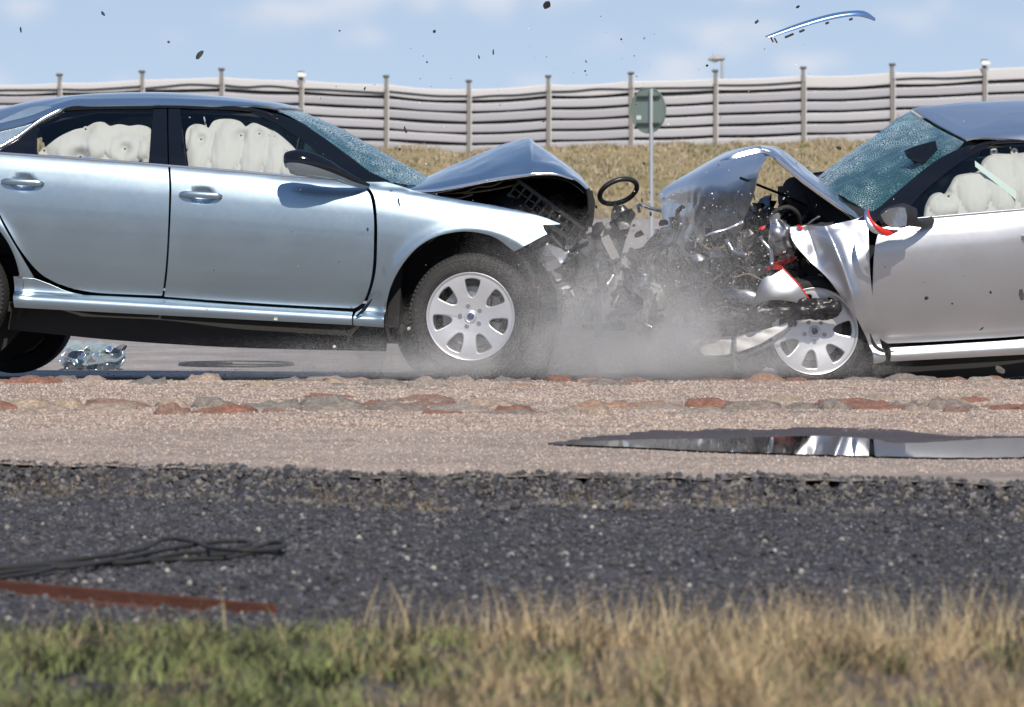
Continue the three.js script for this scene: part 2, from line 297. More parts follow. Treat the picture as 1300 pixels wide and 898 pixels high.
{ // greyer resurfaced strip along the front of the pavement
  const xs = spread(4.2, .06, [5, 6, 8, 12, 20, 40, 80]), pos = [], uv = [], idx = [], W = xs.length, rows = 14;
  for (let j = 0; j <= rows; j++) for (const x of xs) { const z0 = 9.0 + .07 * x + .04 * noise2(x * .8, 5) + .02 * noise2(x * 4, 6), z = lerp(z0, edgeZ(x) - .012, j / rows); pos.push(x, slabY(x, Math.min(z, 11.8)) + .004 * Math.min(1, j * 2), z); uv.push(x, z); }
  for (let j = 0; j < rows; j++) for (let i = 0; i < W - 1; i++) { const a = j * W + i, b = a + W; idx.push(a, b, a + 1, a + 1, b, b + 1); }
  const g = new THREE.BufferGeometry(); g.setAttribute('position', new THREE.Float32BufferAttribute(pos, 3)); g.setAttribute('uv', new THREE.Float32BufferAttribute(uv, 2)); g.setIndex(idx); g.computeVertexNormals();
  setting('path', g, matBand, 'smoother grey asphalt strip along the front of the pavement', 'path');
}
{ // crumbling dark edge of the pavement
  const xs = spread(4.2, .014, [5, 6, 8, 12, 20, 40, 80]), pos = [], uv = [], idx = [], W = xs.length, n = 9;
  for (let j = 0; j < n; j++) for (const x of xs) { const e = edgeZ(x), t = j / (n - 1), rough = noise2(x * 22, j * .9) * .6 + noise2(x * 55, j * 1.7) * .4; pos.push(x, j ? SLAB + .004 - .09 * Math.pow((j - 1) / (n - 2), .9) + .013 * rough : SLAB - .012, e - .10 + t * .5 + (j ? .022 * noise2(x * 30, j * 2 + 50) : .012 * noise2(x * 25, 77))); uv.push(x, e + t * .3); }
  for (let j = 0; j < n - 1; j++) for (let i = 0; i < W - 1; i++) { const a = j * W + i, b = a + W; idx.push(a, b, a + 1, a + 1, b, b + 1); }
  const g = new THREE.BufferGeometry(); g.setAttribute('position', new THREE.Float32BufferAttribute(pos, 3)); g.setAttribute('uv', new THREE.Float32BufferAttribute(uv, 2)); g.setIndex(idx); g.computeVertexNormals();
  setting('kerb', g, matDark, 'crumbling dark asphalt edge of the pavement', 'kerb');
}
const gravY = (x, z) => .078 + .010 * noise2(x * 1.1, z * 1.1) + .006 * noise2(x * 6, z * 6) + .004 * noise2(x * 19, z * 19) + sstep(16.2, 19, z) * .05;
setting('gravel_ground', gridXZ(spread(3.6, .035, [4, 5, 7, 11, 20, 40]), [...span(11.2, 18, 185), 20, 27, 40], gravY), matDark, 'dark coarse gravel strip below the broken pavement edge', 'ground');

{ // cobbles: two rows of bedded fieldstones, each a piece of the pavement
  const cols = [[.50, .40, .36], [.56, .46, .40], [.48, .455, .435], [.60, .54, .48], [.50, .36, .31], [.55, .51, .48], [.48, .44, .42], [.58, .52, .48]];
  const sp = tiled(60, 61), sp2 = tiled(9, 62), speck = tex(256, 256, (x, y) => { const k = .72 + .3 * sp(x / 256, y / 256) + .16 * (sp2(x / 256, y / 256) - .5); return [k, k, k * .98]; });
  const mats = cols.map((c) => std(new THREE.Color().setRGB(c[0], c[1], c[2], THREE.SRGBColorSpace).multiplyScalar(1.25), { roughness: .85, map: speck, bumpMap: speck, bumpScale: .004 }));
  const rg = mulberry(5), geos = Array.from({ length: 9 }, (_, v) => {
    const g = new THREE.SphereGeometry(1, 16, 10); const p = g.attributes.position, q = V3();
    for (let i = 0; i < p.count; i++) { q.fromBufferAttribute(p, i); const sq = 1 / Math.pow(Math.abs(q.x) ** 3 + Math.abs(q.z) ** 3 + Math.abs(q.y) ** 2.4, 1 / 3); const k = sq * (1 + .24 * noise3(q.x * 1.3 + v * 7, q.y * 1.3, q.z * 1.3) + .05 * noise3(q.x * 4 + v, q.y * 4, q.z * 4)); p.setXYZ(i, q.x * k, q.y * k, q.z * k); }
    g.computeVertexNormals(); return g;
  });
  const row = (z0, jitter, h0, skip, x0 = -3.9, x1 = 3.9) => {
    for (let x = x0; x < x1;) {
      const w = .11 + .16 * rg(), d = .08 + .07 * rg(), up = h0 * (.25 + .75 * rg());
      if (rg() > skip) { const m = mesh('cobble', geos[Math.floor(rg() * 9)], mats[Math.floor(rg() * mats.length)], pavement); const z = z0 + (rg() - .5) * jitter; m.scale.set(w * .58, .05 + .03 * rg(), d); m.position.set(x + w * .5, slabY(x, z) + up - .057, z); m.rotation.set((rg() - .5) * .2, (rg() - .5) * .5, (rg() - .5) * .22); }
      x += w * .98 + (rg() < .2 ? .06 * rg() : 0);
    }
  };
  row(3.85, .1, .026, .0); row(4.1, .16, .016, .12); row(4.6, .5, .006, .4);
  row(7.0, .14, .020, .06); row(7.25, .2, .022, .08); row(7.55, .3, .010, .3); row(6.3, .6, .004, .6);
}
{ // puddle with its wet rim on the pavement
  const C = [[0.13,10.32],[0.268,9.802],[0.407,9.561],[0.495,9.283],[0.632,9.315],[0.748,9.157],[0.911,9.221],[1.06,9.029],[1.221,9.125],[1.33,9.157],[1.415,9.5],[1.557,9.742],[1.751,9.682],[1.96,9.742],[2.08,10.093],[1.902,10.757],[1.613,11.121],[1.365,11.121],[1.124,11.019],[0.882,10.862],[0.636,10.703],[0.386,10.486],[0.207,10.404]];
  const Wt = [[0.161,10.376],[0.315,10.151],[0.502,10.036],[0.663,9.978],[0.88,9.861],[1.07,9.802],[1.215,10.036],[1.274,10.32],[1.439,10.207],[1.617,9.978],[1.802,9.978],[1.95,10.32],[1.859,10.915],[1.599,11.273],[1.351,11.298],[1.112,11.197],[0.873,11.044],[0.63,10.862],[0.384,10.595],[0.245,10.486]];
  wetLine = Wt;
  const flat = (pts, y, wob) => { const c = new THREE.CatmullRomCurve3(pts.map((p) => V3(p[0], 0, p[1])), true, 'centripetal'); const sh = new THREE.Shape(c.getPoints(420).map((p, i) => { const n = wob * noise2(p.x * 14, p.z * 3); return new THREE.Vector2(p.x + n * .3, -(p.z + n)); })); const g = new THREE.ShapeGeometry(sh); g.rotateX(-Math.PI / 2); g.translate(0, y, 0); return g; };
  setting('wet_patch', flat(C, SLAB + .0075, .06), std(0xffffff, { map: rep(gPink.map, 1 / 1.55), bumpMap: rep(gPink.bump, 1 / 1.55), bumpScale: .002, roughness: .6, color: lin(.22, .20, .19) }), 'dark wet rim of damp asphalt round the puddle', 'wet patch');
  setting('puddle', flat(Wt, SLAB + .0105, .02), phys([.012, .014, .018], { roughness: .02, ior: 1.33, specularIntensity: 1 }), 'shallow rain puddle mirroring the crashed car', 'puddle');
}

// ---------------------------------------------------------------- dry bank, barrier, lamp, sign
const bankTop = (x) => spl([[-60, 4.15], [-26, 3.95], [-14, 3.75], [-6, 3.45], [-1.8, 3.25], [2, 3.4], [6, 3.5], [14, 3.72], [20, 3.9], [26, 4.1], [60, 4.6]], x);
const bankY = (x, z) => { const d = -z - 207; return lerp(-.05, bankTop(x), sstep(0, 17, d)) + .10 * noise2(x * .25, z * .2) * sstep(0, 4, d) + .05 * noise2(x * 1.1, z * .9) * sstep(0, 3, d); };
const matBank = (() => { const a = tiled(12, 71), b = tiled(60, 72), c = tiled(250, 73); const t = tex(512, 512, (x, y) => { const u = x / 512, v = y / 512, k = a(u, v) * .45 + b(u, v) * .35 + c(u, v) * .2; return [lerp(.46, .60, k), lerp(.42, .54, k), lerp(.31, .41, k)]; }); return std(0xffffff, { map: rep(t, 1 / 9), roughness: 1 }); })();
setting('grass_bank', gridXZ(spread(42, .7, [50, 70, 110, 200]), span(-206, -240, 48), bankY), matBank, 'dry straw coloured grass bank rising to the barrier', 'bank');
function bladeGeo(rg, n, spreadR, h0, h1, w, seg = 3, lean = .5) { // a tuft of bent tapering blades
  const pos = [], idx = [], nor = [];
  for (let b = 0; b < n; b++) {
    const a = rg() * 6.28, r = Math.sqrt(rg()) * spreadR, bx = Math.cos(a) * r, bz = Math.sin(a) * r, h = lerp(h0, h1, rg()), la = rg() * 6.28, l = lean * (.2 + rg()), f = rg() * 6.28, wx = Math.cos(f) * w * (.6 + .8 * rg()), wz = Math.sin(f) * w, o = pos.length / 3;
    for (let k = 0; k <= seg; k++) { const t = k / seg, c = l * t * t * h, y = h * (t - .35 * l * t * t), m = (1 - t * .92) * .5; pos.push(bx + Math.cos(la) * c - wx * m, y, bz + Math.sin(la) * c - wz * m, bx + Math.cos(la) * c + wx * m, y, bz + Math.sin(la) * c + wz * m); for (let q = 0; q < 2; q++) nor.push(-Math.sin(f) * .6, .7, Math.cos(f) * .6); }
    for (let k = 0; k < seg; k++) { const i = o + 2 * k; idx.push(i, i + 1, i + 2, i + 1, i + 3, i + 2); }
  }
  const g = new THREE.BufferGeometry(); g.setAttribute('position', new THREE.Float32BufferAttribute(pos, 3)); g.setAttribute('normal', new THREE.Float32BufferAttribute(nor, 3)); g.setIndex(idx); return g;
}
function scatter(name, geo, mat, list, label, category) {
  const m = new THREE.InstancedMesh(geo, mat, list.length); m.name = numbered(name); const M4 = new THREE.Matrix4(), q = new THREE.Quaternion(), e = new THREE.Euler();
  list.forEach((a, i) => { q.setFromEuler(e.set(a.rx ?? 0, a.ry ?? 0, a.rz ?? 0)); M4.compose(V3(...a.p), q, typeof a.s === 'number' ? V3(a.s, a.s, a.s) : V3(...a.s)); m.setMatrixAt(i, M4); if (a.c) m.setColorAt(i, a.c); });
  m.castShadow = m.receiveShadow = true; scene.add(m); return tag(m, label, category, null, 'stuff');
}
const straw = (rg, green) => { const k = rg(); const c = rg() < green ? [lerp(.15, .22, k), lerp(.165, .23, k), lerp(.07, .10, k)] : [lerp(.33, .48, k), lerp(.285, .415, k), lerp(.20, .305, k)]; return lin(...c); };
{
  const rg = mulberry(81), g = bladeGeo(rg, 16, .34, .18, .5, .05, 2, .9), L = [];
  for (let i = 0; i < 26000; i++) { const x = (rg() - .5) * 70, z = -207 - rg() * 20; const patch = noise2(x * .12, z * .1); L.push({ p: [x, bankY(x, z) - .03, z], ry: rg() * 6.28, s: .32 + .4 * rg() + .25 * Math.max(0, patch), c: straw(rg, .12 + .35 * Math.max(0, patch)) }); }
  scatter('bank_grass', g, std(0xffffff, { roughness: 1 }), L, 'dry tussock grass covering the bank below the barrier', 'grass');
}
const fence = thing('noise_barrier', 'long grey barrier of horizontal boards between posts along the bank top', 'fence', [0, 0, -222]);
const postX = [[-32.721,6.482,-222],[-28.971,6.629,-222],[-25.074,6.629,-222],[-21.14,6.666,-222],[-17.279,6.813,-222],[-13.566,6.923,-222],[-9.853,6.776,-222],[-5.882,6.593,-222],[-2.022,6.372,-222],[1.691,6.593,-222],[5.551,6.74,-222],[9.485,6.85,-222],[13.603,6.997,-222],[17.757,7.144,-222],[22.059,7.328,-222],[26.397,7.512,-222],[30.699,7.659,-222],[34.926,7.806,-222]];
{
  const mPost = std([.20, .19, .18], { roughness: .8, metalness: .2, roughnessMap: rep(scuff, 2) }), mCap = std([.08, .08, .08], { roughness: .7 });
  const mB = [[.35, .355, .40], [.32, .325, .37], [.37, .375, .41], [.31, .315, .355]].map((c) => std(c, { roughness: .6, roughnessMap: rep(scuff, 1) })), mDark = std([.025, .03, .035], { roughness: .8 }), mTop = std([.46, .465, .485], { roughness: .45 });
  const rg = mulberry(91), pg = rbox(.17, 1, .24, .02, 0, .5, 0), cg = rbox(.30, .12, .34, .03);
  const base = (x) => bankTop(x) - .25;
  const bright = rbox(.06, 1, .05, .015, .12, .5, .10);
  postX.forEach(([x, ty], i) => {
    const p = mesh('post', pg, mPost, fence), b = base(x); p.position.set(x, b, 0); p.scale.set(1, ty - b, 1); p.rotation.z = (rg() - .5) * .012;
    const c = mesh('post_cap', cg, mCap, fence); c.position.set(x, ty, 0);
    const q = mesh('channel', bright, mTop, fence); q.position.set(x, b, 0); q.scale.set(1, ty - b - .3, 1);  // paler strip painting the sun highlight on the right edge of each post
    if (i === postX.length - 1) return;
    const [x2, t2] = postX[i + 1], a0 = base(x), a1 = base(x2), n = 6;
    // boards: stacked, each with its own slight sag and a dark gap above
    for (let k = 0; k < n; k++) {
      const f0 = [0, .165, .33, .495, .66, .835][k], f1 = [.118, .283, .448, .613, .776, 1][k], sag = (rg() - .5) * .06 - .03, tilt = (rg() - .5) * .06, rows = [];
      const H0 = ty - .38 - a0, H1 = t2 - .38 - a1;
      for (const [f, dz] of [[f0, .0], [lerp(f0, f1, .04), .018], [lerp(f0, f1, .5), .022], [lerp(f0, f1, .96), .018], [f1, .0]]) rows.push([0, .25, .5, .75, 1].map((t) => [lerp(x + .10, x2 - .10, t), lerp(a0 + H0 * f, a1 + H1 * f, t) + sag * Math.sin(Math.PI * t) * (k === 5 ? 1.5 : 1), dz + tilt * (t - .5)]));
      mesh('board', sheet(rows, 10, 6, { thick: .02 }), k === 5 ? mTop : mB[Math.floor(rg() * 4)], fence);
    }
    const back = []; for (const f of [.02, .93]) back.push([0, .5, 1].map((t) => [lerp(x, x2, t), lerp(a0 + (ty - .38 - a0) * f, a1 + (t2 - .38 - a1) * f, t) - (t === .5 ? .03 : 0), -.13]));
    mesh('backing', sheet(back, 6, 2, { thick: .03 }), mDark, fence);
    if (rg() < .8) { const yy = (t, o) => lerp(ty, t2, t) - .72 + o; mesh('rail', sweep([0, .3, .6, 1].map((t) => [lerp(x, x2, t), yy(t, (rg() - .5) * .14), .09]), .035, { n: 14, seg: 6 }), mDark, fence); }
  });
}
for (const [i, lab] of [[6, 'small white floodlight on a barrier post behind the intact wheel car'], [14, 'small white floodlight on a barrier post behind the sloping windscreen car']]) {
  const f = thing('floodlight', lab, 'floodlight', [postX[i][0], postX[i][1] - .12, -221.8]);
  mesh('housing', rbox(.32, .22, .22, .04), std([.70, .70, .68], { roughness: .5 }), f); mesh('bracket', box(.05, .3, .05, -.1, -.2, -.05), std([.2, .2, .2]), f); mesh('lens', rbox(.1, .16, .14, .03, .2, -.02, .05), std([.72, .70, .6], { roughness: .3 }), f);
}
{
  const b = [[11.308,6.897,-260],[11.308,8.93,-260],[10.504,9.142,-260]][0], t = thing('street_lamp', 'tall street lamp with flat head beyond the barrier', 'street lamp', [b[0], 0, -260]);
  mesh('pole', sweep([[0, 2.5, 0], [0, 6, 0], [0, 8.35, 0]], [.11, .09, .07], { n: 12 }), std([.42, .43, .44], { metalness: .4, roughness: .6 }), t);
  mesh('lamp_head', sweep([[.16, 8.36, 0], [0, 8.42, .02], [-.35, 8.42, .05], [-.75, 8.36, .1]], [.03, .13, .18, .06], { n: 16, flat: 1.4 }), std([.34, .34, .33], { roughness: .6 }), t);
  mesh('lens', sweep([[-.2, 8.31, .04], [-.4, 8.29, .06], [-.66, 8.29, .09]], [.04, .11, .04], { n: 10 }), std([.7, .7, .66], { roughness: .25 }), t);
}
{
  const d = [[2.343,2.781,-62],[2.343,2.423,-62],[2.343,2.053,-62]], t = thing('road_sign', 'round road sign seen from behind on a thin grey pole', 'road sign', [d[0][0], roadY(-62), -62]);
  const gy = d[1][1] - roadY(-62), rot = -.72, hp = d[0][1] - roadY(-62);
  mesh('pole', sweep([[0, -.05, 0], [0, 1, 0], [0, hp, 0]], .036, { n: 8, seg: 12 }), std([.42, .45, .48], { metalness: .6, roughness: .5 }), t);
  const disc = part('sign_plate', t); disc.position.set(-.05, gy, -.09); disc.rotation.y = rot;
  const c = new THREE.CylinderGeometry(.375, .375, .012, 48); c.rotateX(Math.PI / 2); mesh('plate', c, std([.20, .26, .23], { roughness: .55, metalness: .3, roughnessMap: rep(scuff, 2) }), disc);
  mesh('edge_rim', at(new THREE.TorusGeometry(.375, .014, 8, 60), 0, 0, 0), std([.12, .15, .14], { roughness: .5 }), disc);
  for (const y of [.22, -.235]) mesh('bracket', rbox(.5, .05, .035, .008, .02, y, .028), std([.03, .045, .04], { roughness: .7 }), disc);
  mesh('sticker', box(.10, .07, .004, -.2, -.12, .009), std([.6, .63, .6]), disc);
}

// ---------------------------------------------------------------- the cars: shared body form
// car axes: x forward from the front axle, y up, z to the side; half width of the body at (x, y)
const WIDTH = [[-4.1, 0.74], [-3.9, 0.82], [-3.5, 0.875], [-2.9, 0.915], [-2.2, 0.928], [-1.2, 0.93], [-0.3, 0.925], [0.2, 0.905], [0.5, 0.872], [0.8, 0.815], [1.0, 0.74]], BELT = [[-4.1, 0.9], [-3.6, 1.03], [-2.8, 1.06], [-2.2, 1.055], [-1.5, 1.035], [-0.8, 1.005], [-0.5, 0.99], [-0.2, 0.955], [0.2, 0.915], [0.5, 0.89], [1.0, 0.86]], PROF = [[0.16, -0.1], [0.19, -0.075], [0.22, -0.045], [0.26, -0.016], [0.285, -0.01], [0.303, -0.015], [0.317, -0.034], [0.33, -0.064], [0.35, -0.071], [0.368, -0.07], [0.4, -0.058], [0.44, -0.044], [0.5, -0.028], [0.62, -0.008], [0.75, 0], [0.86, -0.005], [0.93, -0.019], [0.97, -0.033], [1.0, -0.048], [1.02, -0.065]];
const ARCH = [[.0, .345], [-2.83, .345]];
function bodyZ(x, y) {
  const b = spl(BELT, x), w = spl(WIDTH, x);
  if (y > b) { const t = y - b; return w - .065 - .62 * t - .35 * t * t; }
  const yy = y > .45 ? y + (1.02 - b) * Math.max(0, (y - .45) / (b - .45)) : y;
  let z = w + spl(PROF, yy);
  for (const [ax, ay] of ARCH) { const r = Math.hypot(x - ax, y - ay); z += .014 * Math.exp(-(((r - .45) / .035) ** 2)) * sstep(.16, .4, y); }
  return z;
}
const off = (f, d) => (x, y) => f(x, y) + d;
const dent = (f, cx, cy, rx, ry, d) => (x, y) => { const q = ((x - cx) / rx) ** 2 + ((y - cy) / ry) ** 2; return f(x, y) - d * Math.exp(-q * q * 1.2); };

const O = { // outlines in metres
  rearDoor: [[[-2.646,1.06],[-2.539,1.053],[-2.117,1.045],[-1.642,1.034]],[[-1.642,1.034],[-1.624,0.912],[-1.617,0.664],[-1.624,0.477],[-1.639,0.351]],[[-1.639,0.351],[-1.828,0.347],[-1.996,0.347],[-2.102,0.358]],[[-2.102,0.358],[-2.207,0.389],[-2.291,0.435],[-2.385,0.538],[-2.465,0.658],[-2.51,0.73],[-2.566,0.827],[-2.619,0.961],[-2.646,1.06]]],
  frontDoor: [[[-1.628,1.034],[-1.278,1.023],[-1.027,1.014],[-0.735,1.004],[-0.623,0.999]],[[-0.623,0.999],[-0.57,0.947],[-0.539,0.849],[-0.527,0.685],[-0.529,0.54],[-0.547,0.444],[-0.579,0.371],[-0.62,0.342]],[[-0.62,0.342],[-0.907,0.34],[-1.241,0.341],[-1.624,0.346]],[[-1.624,0.346],[-1.609,0.478],[-1.603,0.665],[-1.609,0.913],[-1.628,1.034]]],
  fender: [[[-0.602,1.003],[-0.545,0.944],[-0.517,0.83],[-0.506,0.678],[-0.508,0.541],[-0.53,0.436],[-0.566,0.351],[-0.603,0.321]],[[-0.603,0.321],[-0.61,0.296],[-0.609,0.255]],[[-0.609,0.255],[-0.451,0.253]],[[-0.451,0.253],[-0.453,0.337],[-0.427,0.467],[-0.373,0.582],[-0.295,0.681],[-0.207,0.74],[-0.114,0.77],[-0.04,0.78],[0.039,0.774],[0.114,0.754],[0.212,0.689]],[[0.212,0.689],[0.376,0.789]],[[0.376,0.789],[0.356,0.813],[0.348,0.837]],[[0.348,0.837],[0.395,0.838],[0.439,0.844]],[[0.439,0.844],[0.351,0.874],[0.142,0.912],[-0.025,0.932],[-0.192,0.951],[-0.339,0.976],[-0.445,1.003],[-0.53,1.019],[-0.571,1.021],[-0.602,1.003]]],
  sill: [[[-2.43,0.4],[-2.321,0.4]],[[-2.321,0.4],[-2.241,0.375],[-2.147,0.343],[-2.052,0.328]],[[-2.052,0.328],[-1.826,0.33],[-1.637,0.331],[-1.237,0.323],[-0.903,0.322],[-0.624,0.321]],[[-0.624,0.321],[-0.619,0.256]],[[-0.619,0.256],[-1.229,0.252],[-1.857,0.248],[-2.411,0.245]],[[-2.411,0.245],[-2.43,0.4]]],
  cPillar: [[[-2.582,1.059],[-2.468,1.132],[-2.36,1.231],[-2.263,1.298]],[[-2.263,1.298],[-2.333,1.313],[-2.416,1.304],[-2.513,1.256],[-2.627,1.191]]],
  rearGlass: [[[-2.348,1.049],[-2.378,1.217]],[[-2.378,1.217],[-2.324,1.262],[-2.261,1.287],[-2.162,1.302],[-1.996,1.316],[-1.771,1.327]],[[-1.771,1.327],[-1.745,1.039]],[[-1.745,1.039],[-2.348,1.049]]],
  frontGlass: [[[-1.625,1.334],[-1.454,1.34],[-1.328,1.339],[-1.22,1.324],[-1.131,1.291],[-1.018,1.234],[-0.926,1.18],[-0.834,1.119],[-0.749,1.048],[-0.728,1.01]],[[-0.728,1.01],[-1.028,1.018],[-1.279,1.027],[-1.542,1.035]],[[-1.542,1.035],[-1.625,1.334]]],
  quarterGlass: [[[-2.606,1.053],[-2.361,1.049]],[[-2.361,1.049],[-2.389,1.204]],[[-2.389,1.204],[-2.507,1.109],[-2.606,1.053]]],
  pillarB1: [[-1.767,1.328],[-1.7,1.333],[-1.647,1.039],[-1.741,1.039]],
  pillarB2: [[-1.688,1.334],[-1.629,1.336],[-1.547,1.036],[-1.635,1.039]],
  divider: [[-2.385,1.208],[-2.374,1.217],[-2.344,1.048],[-2.357,1.048]],
  pillarA: [[[-1.253,1.343],[-1.178,1.343],[-1.101,1.335],[-0.946,1.28],[-0.703,1.138],[-0.581,1.062],[-0.467,1.016]],[[-0.467,1.016],[-0.57,1.009],[-0.711,1.009]],[[-0.711,1.009],[-0.741,1.049],[-0.831,1.127],[-0.927,1.189],[-1.019,1.242],[-1.133,1.299],[-1.221,1.328],[-1.253,1.343]]],
  underTray: [[[-2.454,0.26],[-0.637,0.282]],[[-0.637,0.282],[-0.452,0.263]],[[-0.452,0.263],[-0.456,0.122]],[[-0.456,0.122],[-1.247,0.096],[-1.878,0.097],[-2.471,0.121]],[[-2.471,0.121],[-2.454,0.26]]],
};
for (const k of ['pillarB1', 'pillarB2', 'divider']) O[k] = O[k].map((p, i) => [p, O[k][(i + 1) % O[k].length]]);
const closeRuns = (r) => { const l = r[r.length - 1], a = r[0][0], b = l[l.length - 1]; return Math.hypot(a[0] - b[0], a[1] - b[1]) > 1e-3 ? [...r, [b, a]] : r; };
for (const k in O) O[k] = closeRuns(O[k]);
const arcRun = (cx, cy, r, a0, a1, n = 14) => span(a0, a1, n).map((a) => [cx + Math.cos(a) * r, cy + Math.sin(a) * r]);
{ // rear quarter: from the rear door edge over the rear arch to the tail
  const e = [[[-2.432,0.406],[-2.325,0.408]],[[-2.325,0.408],[-2.397,0.525],[-2.477,0.649],[-2.522,0.725],[-2.579,0.826],[-2.632,0.96],[-2.657,1.055]]];
  const edge = e[1], top = edge[edge.length - 1];
  O.quarter = [[e[0][0], e[0][1]], edge, [top, [-3.0, 1.075], [-3.5, 1.05], [-3.85, 1.0]], [[-3.85, 1.0], [-3.93, .8], [-3.9, .6], [-3.85, .3]], [[-3.85, .3], [-3.27, .25]], arcRun(-2.83, .345, .44, Math.PI + .22, .02).concat([e[0][0]])];
  O.quarter = closeRuns(O.quarter);
}
const DLO = [[-2.582,1.059],[-2.469,1.136],[-2.36,1.233],[-2.255,1.302],[-2.081,1.32],[-1.748,1.343],[-1.456,1.355],[-1.289,1.356],[-1.182,1.343],[-1.105,1.309]];
const BELTLINE = [[-2.649,1.055],[-2.538,1.051],[-2.117,1.045],[-1.642,1.034],[-1.278,1.024],[-1.028,1.016],[-0.727,1.006]];
const HANDLES = [[-2.395,0.905],[-1.447,0.891]];
const roofMid = [[-2.75, 1.27], [-2.4, 1.36], [-1.9, 1.415], [-1.5, 1.415], [-1.2, 1.39], [-1.08, 1.365]];
const roofEdge = [[-2.75, 1.11], ...DLO.slice(2, 8).map((p) => [p[0], p[1]]), [-1.1, 1.335]].sort((a, b) => a[0] - b[0]);
const screenEdge = [[-1.117,1.362,0.585],[-0.953,1.285,0.615],[-0.716,1.139,0.665],[-0.595,1.062,0.7],[-0.471,1.012,0.735]], screenMid = [[-1.08, 1.365, 0], [-.86, 1.285, 0], [-.58, 1.150, 0], [-.40, 1.063, 0], [-.26, .99, 0]];

// ---------------------------------------------------------------- wheels
const wheelGeo = (() => {
  const lathe = (pts, n = 72) => { const g = new THREE.LatheGeometry(pts.map((p) => new THREE.Vector2(p[0], p[1])), n); g.rotateX(Math.PI / 2); return g; };
  const tyre = [lathe([[.222, .05], [.228, .085], [.240, .098], [.262, .106], [.285, .107], [.302, .102], [.313, .093], [.322, .080], [.3275, .062], [.330, .03], [.331, 0], [.330, -.03], [.3275, -.062], [.322, -.08], [.313, -.093], [.285, -.107], [.24, -.098], [.222, -.08]], 96)];
  for (let i = 0; i < 84; i++) { const a = i / 84 * 6.2832; for (const s of [1, -1]) tyre.push(at(new THREE.BoxGeometry(.016, .013, .046), Math.cos(a) * .3165, Math.sin(a) * .3165, s * .070, 0, 0, a)); }
  for (const r of [.252, .296]) tyre.push(at(new THREE.TorusGeometry(r, .0022, 6, 90), 0, 0, r < .27 ? .103 : .1045));
  const rim = new THREE.Shape(); rim.absarc(0, 0, .222, 0, Math.PI * 2);
  for (let k = 0; k < 7; k++) {
    const a = Math.PI / 2 + k / 7 * 2 * Math.PI, w = 2 * Math.PI / 7, h = new THREE.Path(), q = (r, d) => [Math.cos(a + d) * r, Math.sin(a + d) * r];
    const P = [[.200, -.21], [.204, -.11], [.205, 0], [.204, .11], [.200, .21], [.186, .245], [.150, .245], [.114, .20], [.098, .07], [.098, -.07], [.114, -.20], [.150, -.245], [.186, -.245]].map(([r, d]) => new THREE.Vector2(...q(r, d)));
    const c = new THREE.SplineCurve([...P, P[0]]); h.setFromPoints(c.getPoints(40)); rim.holes.push(h);
  }
  const face = new THREE.ExtrudeGeometry(rim, { depth: .022, bevelEnabled: true, bevelThickness: .007, bevelSize: .006, bevelSegments: 3, curveSegments: 64 });
  { const p = face.attributes.position; for (let i = 0; i < p.count; i++) { const r = Math.hypot(p.getX(i), p.getY(i)); const n = face.attributes.normal, h = (q) => -.016 * sstep(.21, .03, q), sl = (h(r + .002) - h(r - .002)) / .004, v = V3(n.getX(i) - n.getZ(i) * sl * p.getX(i) / r, n.getY(i) - n.getZ(i) * sl * p.getY(i) / r, n.getZ(i)).normalize(); p.setZ(i, p.getZ(i) + .062 + h(r)); n.setXYZ(i, v.x, v.y, v.z); } }
  const barrel = lathe([[.231, .096], [.233, .100], [.230, .103], [.222, .098], [.214, .088], [.206, .06], [.200, .0], [.200, -.09], [.226, -.10]], 80);
  const nuts = []; for (let k = 0; k < 5; k++) { const a = Math.PI / 2 + .3 + k / 5 * 2 * Math.PI; const c = new THREE.CylinderGeometry(.0125, .0135, .03, 6); c.rotateX(Math.PI / 2); nuts.push(at(c, Math.cos(a) * .056, Math.sin(a) * .056, .074)); }
  const wells = []; for (let k = 0; k < 5; k++) { const a = Math.PI / 2 + .3 + k / 5 * 2 * Math.PI; wells.push(at(new THREE.TorusGeometry(.0185, .003, 6, 20), Math.cos(a) * .056, Math.sin(a) * .056, .0745)); }
  return {
    tyre: merge(tyre), face, barrel, nuts, wells: merge(wells),
    cap: lathe([[0, .092], [.02, .0915], [.027, .089], [.031, .084], [.032, .07]], 40), emblem: lathe([[0, .0945], [.014, .0943], [.0185, .0925]], 32), ring: at(new THREE.TorusGeometry(.0305, .0028, 8, 40), 0, 0, .0865),
    disc: lathe([[.05, .008], [.155, .008], [.158, .004], [.158, -.012], [.05, -.012]], 60), hub: lathe([[0, .05], [.07, .05], [.078, .03], [.08, -.06], [0, -.06]], 32), caliper: rbox(.07, .15, .09, .015, .13, .05, .0),
  };
})();
function makeWheel(parent, pos, face, { spin = 0, tilt = [0, 0, 0], tyreGeo } = {}) {
  const w = part('wheel', parent); w.position.set(...pos); w.rotation.set(tilt[0], (face < 0 ? Math.PI : 0) + tilt[1], tilt[2]);
  const r = new THREE.Group(), G = wheelGeo, am = M.alloy;
  mesh('tyre', tyreGeo ?? G.tyre, M.rubber, w);
  const f = mesh('rim', merge([G.face.clone().rotateZ(spin), G.barrel.clone()]), am, w);
  mesh('hub_cap', merge([G.cap.clone(), G.ring.clone()]), am, w); mesh('emblem', G.emblem, M.cap, w); mesh('nut_wells', G.wells.clone().rotateZ(spin), M.alloy, w);
  for (const n of G.nuts) mesh('wheel_nut', n.clone().rotateZ(spin), M.disc, w);
  mesh('brake_disc', G.disc, M.disc, w); mesh('hub', G.hub, M.steelDark, w); mesh('caliper', G.caliper, M.steelDark, w);
  return w;
}

